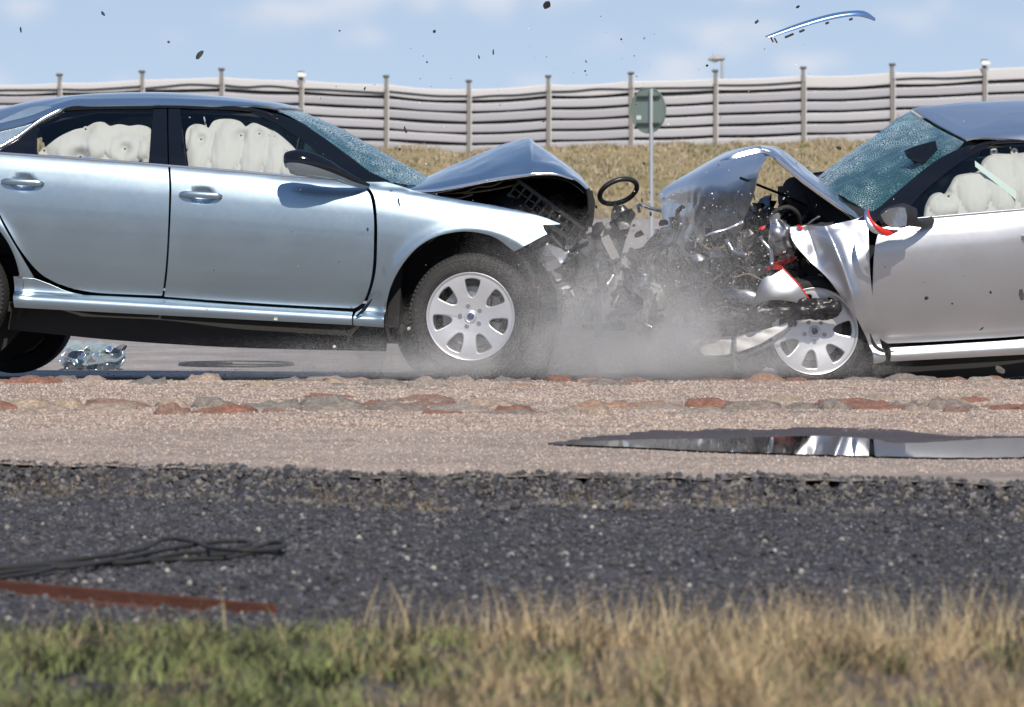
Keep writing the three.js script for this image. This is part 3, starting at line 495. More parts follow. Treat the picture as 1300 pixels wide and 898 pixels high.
// ---------------------------------------------------------------- body parts that both cars share
const railAt = (x) => [x, spl(roofEdge, x)];
function roofRows(x) { const e = spl(roofEdge, x), m = spl(roofMid, x), ze = bodyZ(x, e) + .004; const r = []; for (const v of [-1, -.93, -.8, -.55, 0, .55, .8, .93, 1]) { const a = Math.abs(v); r.push([x + .06 * (1 - a * a) * sstep(-1.6, -1.1, x), a === 1 ? e : lerp(m, e + .022, Math.pow(a, 2.6)), v * ze]); } return r; }
function curtain(runs, zf, lobes, pins) { // inflated curtain airbag: quilted cloth with stitched pinch points
  return (x, y) => { let z = zf(x, y); for (const [cx, cy, rx, ry, h] of lobes) { const q = ((x - cx) / rx) ** 2 + ((y - cy) / ry) ** 2; z += h * .75 * Math.pow(Math.max(0, 1 - q), .8); } for (const [cx, cy, r, d] of pins) { const q = ((x - cx) ** 2 + (y - cy) ** 2) / (r * r); z -= d * Math.exp(-q); } return z + .006 * noise2(x * 7, y * 4) + .0025 * noise2(x * 22, y * 9); };
}
function commonBody(car, near, opt = {}) {
  const PT = opt.paint ?? M.paint;
  for (const s of [1, -1]) {
    const isNear = s === near, det = isNear ? .02 : .05, P = (name, run, zf = bodyZ, mat = PT, o = {}, par = car) => mesh(name, panel(run, zf, { s, cell: det, ...o }), mat, par);
    // doors with handles set in dished pockets
    HANDLES.forEach(([hx, hy], i) => {
      const name = i ? 'front_door' : 'rear_door', d = P(name, i ? O.frontDoor : O.rearDoor, dent(i && opt.doorForm && isNear ? opt.doorForm : bodyZ, hx, hy, .055, .034, .022));
      if (!isNear) return;
      const z = bodyZ(hx, hy) * s, h = mesh('door_handle', sweep([[hx - .115, hy - .004, z + s * .012], [hx - .09, hy, z + s * .026], [hx - .03, hy, z + s * .034], [hx + .04, hy, z + s * .034], [hx + .09, hy, z + s * .026], [hx + .108, hy, z + s * .010]], [.010, .0155, .0165, .0165, .0155, .010], { n: 30, seg: 14, flat: .55 }), PT, d);
    });
    P('sill', O.sill); P('quarter_panel', O.quarter); P('rear_pillar', O.cPillar);
    P('rear_pillar_trim', O.divider, off(bodyZ, .002), M.gloss); P('pillar_trim', O.pillarB1, off(bodyZ, .003), M.gloss); P('pillar_trim', O.pillarB2, off(bodyZ, .003), M.gloss);
    P('quarter_window', O.quarterGlass, bodyZ, M.gloss, { hem: .006 });
    if (isNear || !opt.noFarPillar) P('front_pillar', O.pillarA, off(bodyZ, .002), M.gloss);
    P('rear_door_window', O.rearGlass, off(bodyZ, -.006), M.glass, { hem: 0, cell: .05 });
    P('front_door_window', O.frontGlass, off(bodyZ, -.006), M.glass, { hem: 0, cell: .05 });
    if (!isNear) { for (const o of [O.rearGlass, O.frontGlass]) P('far_airbag', o, (x, y) => bodyZ(x, y) - .07 + .02 * noise2(x * 7, y * 5), M.cloth, { hem: .01, cell: .03 }); }
    if (isNear) {
      const line = (pts, r, m, n, dz = .004) => mesh(n, sweep(pts.map(([x, y]) => [x, y, s * (bodyZ(x, y) + dz)]), r, { n: 60, seg: 8, flat: .6 }), m, car);
      line(BELTLINE, .0075, M.chrome, 'belt_moulding'); line(DLO.slice(3), .009, M.gloss, 'window_moulding'); line(DLO.slice(0, 4), .010, M.chrome, 'chrome_strip', .008);
    }
    P('under_tray', O.underTray, () => .72, M.under, { hem: .03, cell: .2 });
    // wheel housings
    for (const [ax, ay] of ARCH) {
      if (opt.noFrontLiner && isNear && ax > -1) continue;
      const g = new THREE.CylinderGeometry(.455, .455, .36, 40, 1, true, -.35, Math.PI + .7); g.rotateX(Math.PI / 2); g.rotateZ(Math.PI * .5); 
      const back = new THREE.CircleGeometry(.455, 36); mesh('wheel_housing', merge([at(g, ax, ay, s * .70), at(back, ax, ay, s * .53)]), M.liner, car);
    }
  }
  const sRow = (t, k) => { const e = crAt(opt.screenEdge ?? screenEdge, t), m = crAt(opt.screenMid ?? screenMid, t); return span(-1, 1, 8).map((v) => [lerp(m[0], e[0], v * v), lerp(m[1], e[1], v * v), e[2] * v]); };
  const rv = [-1, -.93, -.8, -.55, 0, .55, .8, .93, 1], e0 = crAt(opt.screenEdge ?? screenEdge, 0), m0 = crAt(opt.screenMid ?? screenMid, 0);
  const topRow = (dx, dy) => rv.map((v) => [lerp(m0[0], e0[0], v * v) + dx, lerp(m0[1], e0[1], v * v) + dy * (1 - .65 * v ** 6), e0[2] * v * 1.01]);
  mesh('roof', sheet([...span(-2.7, -1.42, 13).map(roofRows), topRow(-.09, .028), topRow(-.012, .006)], 40, 44, { thick: .01, flip: true }), PT, car);
  const ws = mesh('windscreen', sheet(span(0, 1, 8).map((t) => sRow(t)), 40, 30, { thick: 0, bend: (p, u, v) => .006 * noise3(p.x * 9, p.y * 9, p.z * 9) * sstep(0, .2, v) }), M.screen, car);
  mesh('screen_surround', sheet([sRow(.0), sRow(.03), sRow(.07)].map((r) => r.map(([x, y, z]) => [x - .006, y - .008, z * .97])), 24, 4, { thick: .003, flip: true }), M.gloss, car);
  // rear screen and boot lid, tail
  const rr = (x, y, z, b = .05) => span(-1, 1, 6).map((v) => [x - b * (1 - v * v), y + .03 * (1 - v * v), z * v]);
  mesh('rear_screen', sheet([rr(-2.68, 1.215, .62), rr(-2.95, 1.15, .66), rr(-3.25, 1.05, .68)], 16, 10, { thick: .004 }), M.gloss, car);
  mesh('boot_lid', sheet([rr(-3.24, 1.045, .80), rr(-3.5, 1.05, .82), rr(-3.85, 1.03, .78), rr(-3.93, .98, .76), rr(-3.94, .6, .78), rr(-3.88, .3, .74)], 20, 30, { thick: .006 }), PT, car);
  // cabin: floor, bulkhead, dash, seats, so that nothing shows through
  const cab = part('cabin', car);
  mesh('floor', box(3.9, .05, 1.4, -1.95, .24, 0), M.under, cab);
  mesh('bulkhead', box(.06, .70, 1.5, -.42, .60, 0), M.cabin, cab);
  mesh('dashboard', rbox(.46, .32, 1.44, .08, -.62, .86, 0), M.cabin, cab);
  mesh('rear_bulkhead', box(.06, .75, 1.4, -2.75, .65, 0), M.cabin, cab);
  for (const z of [.38, -.38]) { mesh('seat', merge([rbox(.5, .2, .5, .06, -1.3, .5, z), rbox(.16, .62, .48, .06, -1.62, .82, z, 0, 0, .25), rbox(.1, .2, .26, .04, -1.72, 1.2, z, 0, 0, .2)]), M.cabin, cab); }
  mesh('rear_seat', merge([rbox(.5, .2, 1.2, .06, -2.25, .5, 0), rbox(.16, .62, 1.2, .06, -2.6, .8, 0, 0, 0, .3)]), M.cabin, cab);
  mesh('headlining', sheet(span(-2.6, -1.2, 6).map((x) => roofRows(x).map(([a, b, c]) => [a, b - .03, c * .92])), 12, 8, { thick: .006 }), M.cabin, cab);
  mesh('engine_block', (() => { const g = new THREE.BoxGeometry(.62, .5, .95, 12, 10, 16); const p = g.attributes.position; for (let i = 0; i < p.count; i++) { const x = p.getX(i), y = p.getY(i), z = p.getZ(i), n = fbm3(x * 6, y * 6, z * 6, 3) * .13; p.setXYZ(i, x * (1 + n), y * (1 + n) + .05 * noise3(z * 5, x * 5, 1), z * (1 + n)); } g.computeVertexNormals(); return at(g, opt.engine?.[0] ?? -.02, opt.engine?.[1] ?? .52, 0); })(), M.steelDark, car);  // rough dark engine mass, put in to block light through the nose
}
const tilted = (g, T, yaw, pitch, roll) => { g.rotation.order = 'YZX'; g.position.set(...T); g.rotation.set(roll * Math.PI / 180, yaw * Math.PI / 180, -pitch * Math.PI / 180); };

// wreckage: torn sheet, brackets, hoses and tubes heaped in a crushed nose
const wreckMats = [M.steelDark, M.plastic, M.plastic, M.steel, M.steelDark, M.under, M.steel];
function wreck(car, seed, count, spot, big = 1) {
  const rg = mulberry(seed), nose = part('crushed_nose', car);
  for (let i = 0; i < count; i++) {
    const p = spot(rg), k = rg(), e = [rg() * 6.28, rg() * 6.28, rg() * 6.28], mat = wreckMats[Math.floor(rg() * wreckMats.length)];
    let m;
    if (k < .52) { const w = (.07 + .2 * rg() * rg() * 1.2) * big, h = w * (.35 + .6 * rg()); m = mesh('torn_sheet', tornGeo(rg, w, h, { points: 6 + Math.floor(rg() * 5), folds: 3, sharp: 1.2, jag: .5 }), mat, nose); }
    else if (k < .68) { const n = 4, L = (.12 + .25 * rg()) * big, pts = []; let q = [0, 0, 0]; for (let j = 0; j < n; j++) { pts.push(q); q = [q[0] + L / n * (.5 + rg()), q[1] + L * (rg() - .5) * .5, q[2] + L * (rg() - .5) * .5]; } m = mesh('hose', sweep(pts, .006 + .012 * rg(), { n: 18, seg: 8 }), rg() < .6 ? M.rubber : M.steel, nose); }
    else if (k < .84) { const L = .08 + .18 * rg(), w = .02 + .03 * rg(); m = mesh('bracket', merge([box(L, .004, w), box(L * .6, w, .004, L * .1, w / 2, w / 2), at(new THREE.CylinderGeometry(.006, .006, .014, 6), L * .3, .006, 0), at(new THREE.CylinderGeometry(.006, .006, .014, 6), -L * .3, .006, 0)]), (rg(), mat === M.steel ? M.steelDark : mat), nose); }
    else if (k < .93) { const r = .012 + .03 * rg(); m = mesh('canister', merge([at(new THREE.CylinderGeometry(r, r, r * 2.6, 18), 0, 0, 0), at(new THREE.TorusGeometry(r, r * .15, 6, 18), 0, r, 0, Math.PI / 2), at(new THREE.CylinderGeometry(r * .4, r * .4, r * 3.4, 10), 0, 0, 0)]), mat, nose); }
    else { const w = .03 + .05 * rg(); m = mesh('lamp_fragment', tornGeo(rg, w, w * .7, { points: 6, folds: 2, sharp: 1.5 }), rg() < .5 ? M.clear : M.bright, nose); }
    m.position.set(...p); m.rotation.set(...e);
  }
  return nose;
}
const inBox = (a, b) => (rg) => a.map((v, i) => lerp(v, b[i], rg()));

// ---------------------------------------------------------------- first car (facing +x): its far corner is hit
const carA = thing('silver_sedan', 'silver blue sedan with tented bonnet, whole front wheel and smooth wing', 'car');
tilted(carA, [-0.15842, 0.00724, -0.89821], -5, 3.2, 0);
{
  commonBody(carA, 1, { engine: [-.05, .5] });
  const dents = (x, y) => bodyZ(x, y) - .02 * sstep(.25, .5, x) * sstep(.6, .9, y) + .004 * noise2(x * 7, y * 7) * sstep(.1, .5, x);
  mesh('front_wing', panel(O.fender, dents, { cell: .016 }), M.paint, carA);
  mesh('sill_end_trim', sweep([[-0.596,0.301,0.93],[-0.556,0.341,0.94],[-0.518,0.397,0.935]], [.004, .010, .003], { n: 14, flat: .5 }), M.gloss, carA);
  // bonnet: buckled into a ridge, front edge folded down
  const hoodRows = [
    [[-0.445,0.976,0.72],[-0.374,0.97,0.72],[-0.258,0.979,0.72],[-0.126,1.009,0.72],[0.059,1.059,0.72],[0.265,1.099,0.72],[0.388,1.106,0.7],[0.483,1.084,0.68],[0.555,1.034,0.66]],
    [[-0.46,0.995,0.6],[-0.388,0.99,0.6],[-0.272,1.007,0.6],[-0.131,1.046,0.6],[0.053,1.115,0.6],[0.245,1.171,0.58],[0.378,1.154,0.56],[0.48,1.105,0.54],[0.557,1.043,0.52]],
    [[-0.498,1.002,0.25],[-0.418,1.01,0.25],[-0.301,1.038,0.25],[-0.151,1.093,0.25],[0.031,1.175,0.25],[0.209,1.237,0.25],[0.361,1.176,0.25],[0.466,1.114,0.25],[0.546,1.039,0.25]],
    [[-0.548,1.004,-0.2],[-0.454,1.022,-0.2],[-0.335,1.055,-0.2],[-0.183,1.117,-0.2],[-0.003,1.202,-0.2],[0.166,1.267,-0.2],[0.329,1.179,-0.2],[0.436,1.115,-0.2],[0.513,1.033,-0.2]],
    [[-0.591,0.994,-0.6],[-0.491,1.013,-0.6],[-0.366,1.041,-0.6],[-0.208,1.098,-0.6],[-0.033,1.182,-0.6],[0.133,1.247,-0.6],[0.303,1.161,-0.6],[0.411,1.098,-0.6],[0.481,1.015,-0.6]],
    [[-0.605,0.972,-0.74],[-0.505,0.986,-0.74],[-0.379,1.011,-0.74],[-0.219,1.063,-0.74],[-0.043,1.134,-0.74],[0.124,1.187,-0.74],[0.295,1.109,-0.74],[0.403,1.054,-0.74],[0.466,0.979,-0.72]]];
  const mixP = (p, q, t) => p.map((v, k) => lerp(v, q[k], t));
  for (const r of hoodRows) r.splice(5, 1, mixP(r[5], r[4], .14), r[5], mixP(r[5], r[6], .16));   // a hard crease across the ridge
  const hood = mesh('bonnet', sheet(hoodRows, 110, 40, { thick: .006, bend: (p, u, v) => { let z = .004 * noise3(p.x * 5, p.y * 5, p.z * 4) * sstep(.1, .4, u); for (const [a0, b0, c0, k] of [[.9, .3, .62, -.05], [.8, -.5, .45, .05], [.95, .15, .36, .04], [.3, .95, .55, .03], [.9, -.25, .75, .05]]) { const q = a0 * u + b0 * v - c0; z += k * (Math.sqrt(q * q + .00005) - .2) * sstep(.1, .3, u) * sstep(1.02, .9, u) * sstep(0, .2, v); } return z; } }), M.paint, carA);
  mesh('bonnet_inner', sheet(hoodRows.slice(0, 6).map((r) => r.map(([x, y, z]) => [x - .012, y - .022, z * .96])), 50, 20, { thick: .004 }), M.liner, hood);
  mesh('bonnet_lit_edge', sweep(hoodRows[0].slice(0, 10).map(([x, y, z]) => [x, y - .004, z + .006]), [.012, .016, .016, .012, .010, .009, .007, .004], { n: 60, seg: 8, flat: .5 }), M.chrome, hood);  // chrome strip standing in for the lit hem of the painted bonnet
  mesh('bonnet_nose', sheet([[[0.548,1.034,0.62],[0.546,1.026,0.3],[0.529,1.021,0],[0.496,1.007,-0.4],[0.466,0.97,-0.72]], [[0.561,0.943,0.56],[0.564,0.935,0.3],[0.547,0.929,0],[0.514,0.922,-0.4],[0.478,0.91,-0.72]], [[0.538,0.833,0.5],[0.553,0.833,0.3],[0.535,0.83,0],[0.502,0.826,-0.4],[0.47,0.823,-0.72]]], 20, 14, { thick: .006, bend: (p) => .01 * noise3(p.x * 8, p.y * 8, p.z * 8) }), M.liner, carA);  // folded front in dark liner, its shade put into the colour
  mesh('dark_inner_sheet', sheet([[[-0.571,0.995,-0.5],[-0.335,1.047,-0.5],[-0.079,1.144,-0.5],[0.179,1.197,-0.5],[0.484,1.006,-0.5]], [[-0.543,0.585,-0.45],[-0.304,0.599,-0.45],[-0.045,0.614,-0.45],[0.215,0.628,-0.45],[0.491,0.808,-0.45]]], 20, 12, { thick: .004, bend: (p) => .03 * noise3(p.x * 6, p.y * 6, p.z * 6) }), M.liner, carA);  // dark sheet added to put the shade under the bonnet into colour
  mesh('scuttle', sheet([[[-0.508,1.012,0.74],[-0.529,1.016,0.4],[-0.561,1.024,0],[-0.617,1.005,-0.4],[-0.671,0.977,-0.74]], [[-0.375,0.949,0.7],[-0.365,0.958,0.4],[-0.387,0.966,0],[-0.45,0.954,-0.4],[-0.528,0.932,-0.74]]], 16, 6, { thick: .01 }), M.plastic, carA);
  // door mirror
  const mir = part('door_mirror', carA);
  const mp = [[-0.996,1.079,1.1],[-0.976,1.088,1.1],[-0.926,1.091,1.1],[-0.857,1.082,1.09],[-0.781,1.062,1.06],[-0.711,1.037,1.01],[-0.641,1.008,0.955],[-0.572,0.988,0.9]];
  mesh('mirror_housing', sweep(mp, [.018, .056, .066, .064, .050, .034, .024, .012], { n: 40, seg: 24, flat: .8 }), M.gloss, mir);
  mesh('lower_cover', sweep(mp.map(([x, y, z]) => [x, y - .003, z + .003]), [.019, .057, .067, .065, .051, .035, .025, .012], { n: 40, seg: 14, flat: .8, arc: [.15, 1.55] }), M.paint, mir);
  // wheels: rear axle hangs clear of the road
  makeWheel(carA, [0, .335, .79], 1, { spin: .0 }); makeWheel(carA, [.0, .335, -.79], -1);
  makeWheel(carA, [-2.80, .285, .79], 1, { spin: .3 }); makeWheel(carA, [[-2.719,0.152,-0.84]][0], -1);
  mesh('rear_axle', sweep([[-2.8, .28, .7], [-2.8, .25, 0], [-2.8, .2, -.7]], .05, { n: 10 }), M.under, carA);
  // curtain airbags behind the side glass
  const bag = part('airbag', carA), bz = off(bodyZ, -.085);
  const rb = [[[-2.351,1.063],[-2.304,1.108],[-2.253,1.153],[-2.184,1.194],[-2.125,1.214],[-2.083,1.238],[-2.042,1.244],[-2.001,1.225],[-1.952,1.237],[-1.897,1.231],[-1.835,1.239],[-1.776,1.213],[-1.745,1.047]],[[-1.745,1.047],[-2.346,1.039]]], fb = [[[-1.539,1.017],[-1.585,1.227],[-1.553,1.259],[-1.502,1.257],[-1.471,1.242],[-1.452,1.281],[-1.384,1.298],[-1.319,1.289],[-1.281,1.261],[-1.243,1.284],[-1.191,1.271],[-1.12,1.245],[-1.045,1.195],[-0.968,1.124],[-0.895,1.019]],[[-0.945,1.017],[-1.538,1.009]]];
  const lobes1 = [[-2.147,1.1],[-1.877,1.115],[-2.042,1.148],[-1.776,1.112]], l1 = [[lobes1[0][0], lobes1[0][1], .17, .09, .05], [lobes1[1][0], lobes1[1][1], .13, .085, .06], [lobes1[2][0], lobes1[2][1], .06, .1, .03], [lobes1[3][0], lobes1[3][1], .05, .08, .04]];
  const pins1 = [[-1.897,1.109],[-2.131,1.055],[-2.127,1.202],[-2.324,1.077]], f1 = curtain(null, bz, l1, [[pins1[0][0], pins1[0][1], .035, .055], [pins1[1][0], pins1[1][1], .045, .06], [pins1[2][0], pins1[2][1], .04, .03], [pins1[3][0], pins1[3][1], .02, .01]]);
  mesh('rear_cushion', panel(closeRuns(rb), f1, { cell: .012, hem: .06 }), M.cloth, bag);
  const lobes2 = [[-1.505,1.148],[-1.359,1.144],[-1.212,1.143],[-1.093,1.125],[-0.988,1.089]], l2 = lobes2.map(([x, y], i) => [x, y, [.07, .085, .075, .07, .07][i], .16, .055]);
  const pins2 = [[-1.502,1.182],[-1.299,1.214],[-1.201,1.228]], f2 = curtain(null, bz, l2, pins2.map(([x, y]) => [x, y, .03, .045]));
  mesh('front_cushion', panel(closeRuns(fb), f2, { cell: .012, hem: .06 }), M.cloth, bag);
  for (const [p, f] of [...pins1.map((p) => [p, f1]), ...pins2.map((p) => [p, f2])]) { const c = new THREE.CylinderGeometry(.0055, .0055, .004, 10); c.rotateX(Math.PI / 2); mesh('tether_pin', at(c, p[0], p[1], f(p[0], p[1]) + .003), M.button, bag); const d = new THREE.CylinderGeometry(.016, .017, .003, 20); d.rotateX(Math.PI / 2); mesh('tether_patch', at(d, p[0], p[1], f(p[0], p[1]) + .0005), M.cloth, bag); }
  // torn nose: headlamp, wiring, ducts
  const nose = wreck(carA, 101, 230, (rg) => { const p = [lerp(.30, .95, Math.pow(rg(), .8)), 0, lerp(.72, -.75, rg())]; p[1] = lerp(.30, .80 - .22 * sstep(.3, .95, p[0]) * (p[2] > .3 ? 1 : .4), rg()); return p; });
  const cp = (name, geo, mat) => mesh(name, geo, mat, nose);
  cp('air_duct', merge([...[[0.164,0.992,0.45]]].map(() => (() => { const L = []; const A = [[0.15,1.021,0.45],[0.521,0.781,0.4]], a = V3(...A[0]), b = V3(...A[1]), d = b.clone().sub(a), ang = Math.atan2(d.y, d.x), len = d.length(); for (const o of [-.045, .045]) L.push(box(len, .02, .10, 0, o, 0)); for (let i = 0; i <= 9; i++) L.push(box(.010, .09, .09, (i / 9 - .5) * len * .96, 0, 0)); L.push(box(len, .006, .012, 0, 0, .05)); const g = merge(L); return at(g, (a.x + b.x) / 2, (a.y + b.y) / 2, a.z, 0, 0, ang); })())), M.plastic);
  cp('strut_dome', (() => { const g = new THREE.SphereGeometry(.14, 28, 14, 0, 6.3, 0, 1.7); const c = [[0.143,0.92,0.4]][0]; return at(g, c[0], c[1] - .05, c[2]); })(), M.plastic);
  const wires = [[[-0.219,0.966,0.6],[-0.092,0.982,0.62],[-0.033,1.01,0.6],[0.048,1.023,0.58],[0.107,1.055,0.55]], [[-0.102,0.973,0.6],[-0.016,0.99,0.55],[0.104,1.018,0.5],[0.203,1.049,0.45]], [[-0.28,0.938,0.6],[-0.195,0.951,0.62],[-0.131,0.946,0.63],[-0.052,0.971,0.6]]];
  wires.forEach((w) => cp('wiring', sweep(w, .005, { n: 30, seg: 6 }), M.wire));
  cp('headlamp_bracket', tornGeo(mulberry(5), .22, .14, { folds: 4, sharp: 1.4 }).applyMatrix4(new THREE.Matrix4().setPosition(...[[0.393,0.673,0.72]][0])), M.bright);
  const lampSpots = [[0.466,0.759,0.55],[0.355,0.642,0.74],[0.417,0.62,0.72],[0.455,0.688,0.68],[0.523,0.657,0.5],[0.558,0.709,0.45]];
  lampSpots.forEach((p, i) => { const rg = mulberry(60 + i), m = cp(i % 2 ? 'lamp_reflector' : 'lamp_lens', tornGeo(rg, .10 + .08 * rg(), .09 + .06 * rg(), { folds: 4, sharp: 1.6, jag: .5 }), i % 2 ? M.bright : M.clear); m.position.set(...p); m.rotation.set(rg() * 2 - 1, rg() * 2 - 1, rg() * 3); });
  cp('arch_liner_edge', sweep([[0.213,0.689,0.86],[0.272,0.626,0.84],[0.317,0.533,0.82],[0.346,0.435,0.8]], [.008, .016, .016, .008], { n: 24, flat: .5 }), M.plastic);
  cp('bumper_beam_rag', sheet([[[0.214,0.676,0.82],[0.289,0.565,0.8],[0.362,0.424,0.78]], [[0.295,0.722,0.78],[0.374,0.589,0.74],[0.406,0.412,0.7]]], 20, 10, { thick: .004, bend: (p) => .015 * noise3(p.x * 14, p.y * 14, p.z * 14) }), M.plastic);
  cp('chassis_rail', sweep([[-0.039,0.499,0.45],[0.21,0.547,0.45],[0.418,0.541,0.42],[0.564,0.49,0.36]], [.05, .05, .055, .03], { n: 24, seg: 6, flat: .6 }), M.steelDark);
  cp('crumple_sheet', sheet([[[0.156,0.759,0.2],[0.324,0.786,0.2],[0.493,0.778,0.2],[0.661,0.737,0.15]], [[0.184,0.549,0.15],[0.353,0.559,0.15],[0.521,0.559,0.12],[0.689,0.556,0.1]], [[0.218,0.253,0.1],[0.367,0.241,0.1],[0.537,0.251,0.1],[0.683,0.281,0.1]]], 36, 26, { thick: .004, bend: (p) => .06 * noise3(p.x * 6, p.y * 6, p.z * 6) + .03 * Math.abs(noise3(p.x * 14, p.y * 14, p.z * 14)) }), M.steelDark);
  for (const w of [[[0.346,0.586,0.6],[0.408,0.526,0.55],[0.486,0.563,0.5],[0.565,0.524,0.4]], [[0.37,0.774,0.5],[0.436,0.715,0.5],[0.511,0.739,0.4],[0.577,0.691,0.3]], [[0.251,0.645,0.75],[0.316,0.586,0.74],[0.395,0.611,0.7],[0.464,0.572,0.6]]]) cp('hose', sweep(w, .010, { n: 26, seg: 8 }), M.rubber);
  for (const p of [[0.226,0.682,0.87],[0.341,0.506,0.83]]) cp('clip', rbox(.014, .01, .012, .003, ...p), M.red);
  cp('wash_bottle', (() => { const g = new THREE.SphereGeometry(.10, 20, 14); const p = g.attributes.position; for (let i = 0; i < p.count; i++) p.setXYZ(i, p.getX(i) * .8, p.getY(i) * 1.3, p.getZ(i) * .7); const c = [[0.436,0.421,0.45]][0]; return at(g, ...c, 0, 0, .2); })(), M.white);
}

// ---------------------------------------------------------------- second car (facing -x): near corner crushed
const carB = thing('silver_sedan', 'silver sedan with crushed front wing, flat front tyre and folded bonnet', 'car');
tilted(carB, [1.25011, -0.04764, -1.22567], 189.5, 3.0, -9);
{
  const N = -1, bodyB = (x, y) => bodyZ(x, y);
  const edge = [[-1.226,1.409,-0.6],[-1.065,1.32,-0.63],[-0.883,1.193,-0.66],[-0.743,1.092,-0.7],[-0.618,0.993,-0.73]].map(([x, y, z], i) => i ? [x, y, -z] : screenEdge[0]), mid = [[-1.106,1.358,0],[-0.942,1.301,0],[-0.764,1.21,0],[-0.609,1.123,0],[-0.507,1.055,0]];
  const doorForm = (x, y) => bodyZ(x, y) - .010 * sstep(-.85, -.55, x) * sstep(.75, .45, y) + .0012 * noise2(x * 3 + 3, y * 2.5);
  const pa = [[[-1.164,1.408],[-1.287,1.418],[-1.453,1.431]],[[-1.453,1.431],[-1.443,1.39]],[[-1.443,1.39],[-1.329,1.364],[-1.212,1.323],[-1.043,1.235],[-0.884,1.147],[-0.845,1.026]],[[-0.845,1.026],[-0.724,1.016],[-0.594,0.999]],[[-0.594,0.999],[-0.719,1.108],[-0.866,1.205],[-1.062,1.322],[-1.164,1.408]]];
  commonBody(carB, -1, { paint: M.silver, screenEdge: edge, screenMid: mid, doorForm, noFrontLiner: true, noFarPillar: true, engine: [-.25, .62] });
  // crumpled wing: folds press in towards the axle
  const wingRuns = closeRuns([[[-0.13,0.974],[-0.235,0.982],[-0.341,0.99],[-0.449,1.013],[-0.52,1.035]],[[-0.52,1.035],[-0.511,0.934],[-0.507,0.791],[-0.518,0.642],[-0.539,0.51],[-0.572,0.381],[-0.583,0.312]],[[-0.583,0.312],[-0.588,0.262],[-0.53,0.247]],[[-0.53,0.247],[-0.517,0.341],[-0.45,0.479],[-0.37,0.598],[-0.285,0.723],[-0.21,0.802],[-0.148,0.878],[-0.125,0.929],[-0.13,0.974]]]);
  const F0 = [[-0.297,0.98],[-0.431,0.538],[-0.213,0.975],[-0.257,0.804],[-0.394,0.939]], fold = (x, y, a, b, w, d) => { const dx = b[0] - a[0], dy = b[1] - a[1], l = Math.hypot(dx, dy), t = ((x - a[0]) * dx + (y - a[1]) * dy) / l / l, p = ((x - a[0]) * dy - (y - a[1]) * dx) / l; return d * Math.exp(-(Math.sqrt(p * p + .00012) - .011) / w) * sstep(-.2, .2, t) * sstep(1.25, .7, t); };
  const wingZ = (x, y) => bodyZ(x, y) - .12 * sstep(-.45, -.05, x) + fold(x, y, F0[0], F0[1], .028, .055) - fold(x, y, F0[2], F0[3], .03, .05) + .007 * noise2(x * 7, y * 5) * sstep(-.55, -.3, x) - .03 * sstep(.15, 0, Math.hypot(x - F0[4][0], y - F0[4][1]));
  mesh('front_wing', panel(wingRuns, wingZ, { s: -1, cell: .008 }), M.silver, carB);
  mesh('sill_end_trim', sweep([[-0.502,0.417,-0.94],[-0.521,0.358,-0.95],[-0.573,0.32,-0.945],[-0.629,0.312,-0.94]], [.004, .010, .008, .003], { n: 14, flat: .5 }), M.gloss, carB);
  // bonnet: rear half rises to a ridge, front half is bent down
  const rear = [
    [[-0.512,0.979,-0.74],[-0.376,1.088,-0.74],[-0.21,1.218,-0.73],[-0.086,1.325,-0.72],[-0.029,1.381,-0.71],[0.019,1.399,-0.7]],
    [[-0.537,0.981,-0.6],[-0.405,1.09,-0.6],[-0.236,1.226,-0.6],[-0.12,1.333,-0.59],[-0.067,1.374,-0.58],[-0.009,1.386,-0.57]],
    [[-0.615,0.951,-0.2],[-0.495,1.052,-0.2],[-0.327,1.186,-0.2],[-0.211,1.286,-0.2],[-0.155,1.319,-0.2],[-0.077,1.33,-0.2]],
    [[-0.708,0.9,0.3],[-0.594,0.994,0.3],[-0.432,1.125,0.3],[-0.318,1.219,0.3],[-0.257,1.244,0.3],[-0.155,1.247,0.3]],
    [[-0.812,0.815,0.74],[-0.696,0.906,0.74],[-0.531,1.035,0.74],[-0.416,1.126,0.74],[-0.353,1.156,0.74],[-0.224,1.162,0.74]]];
  for (const r of rear) r.splice(3, 1, r[3].map((v, k) => lerp(v, r[2][k], .12)), r[3], r[3].map((v, k) => lerp(v, r[4][k], .3)));
  const bend = (p) => .007 * noise3(p.x * 4, p.y * 4, p.z * 4);
  const hood = mesh('bonnet', sheet(rear, 60, 30, { thick: .006, bend }), M.silver, carB);
  mesh('bonnet_lit_edge', sweep(rear[0].map(([x, y, z]) => [x, y - .004, z - .006]), [.010, .014, .014, .012, .010, .007], { n: 40, flat: .5 }), M.chrome, hood);  // lit hem of the bonnet, highlight put in as a chrome strip
  mesh('bonnet_inner', sheet(rear.map((r) => r.map(([x, y, z]) => [x - .01, y - .03, z * .96])), 30, 14, { thick: .004 }), M.liner, hood);
  const front = [
    [[-0.04,1.383,-0.7],[-0.051,1.344,-0.3],[-0.072,1.26,0.2],[-0.059,1.174,0.6]], [[0.021,1.293,-0.7],[0.067,1.269,-0.36],[0.1,1.205,0.1],[0.12,1.082,0.6]], [[0.044,1.158,-0.64],[0.129,1.156,-0.38],[0.227,1.128,0],[0.305,0.977,0.6]],
    [[0.055,1.044,-0.56],[0.14,1.042,-0.36],[0.24,1.015,-0.05],[0.317,0.914,0.5]], [[0.074,0.93,-0.48],[0.165,0.905,-0.3],[0.245,0.853,-0.06],[0.341,0.826,0.35]], [[0.08,0.803,-0.38],[0.172,0.75,-0.24],[0.248,0.706,-0.06],[0.352,0.72,0.2]]];
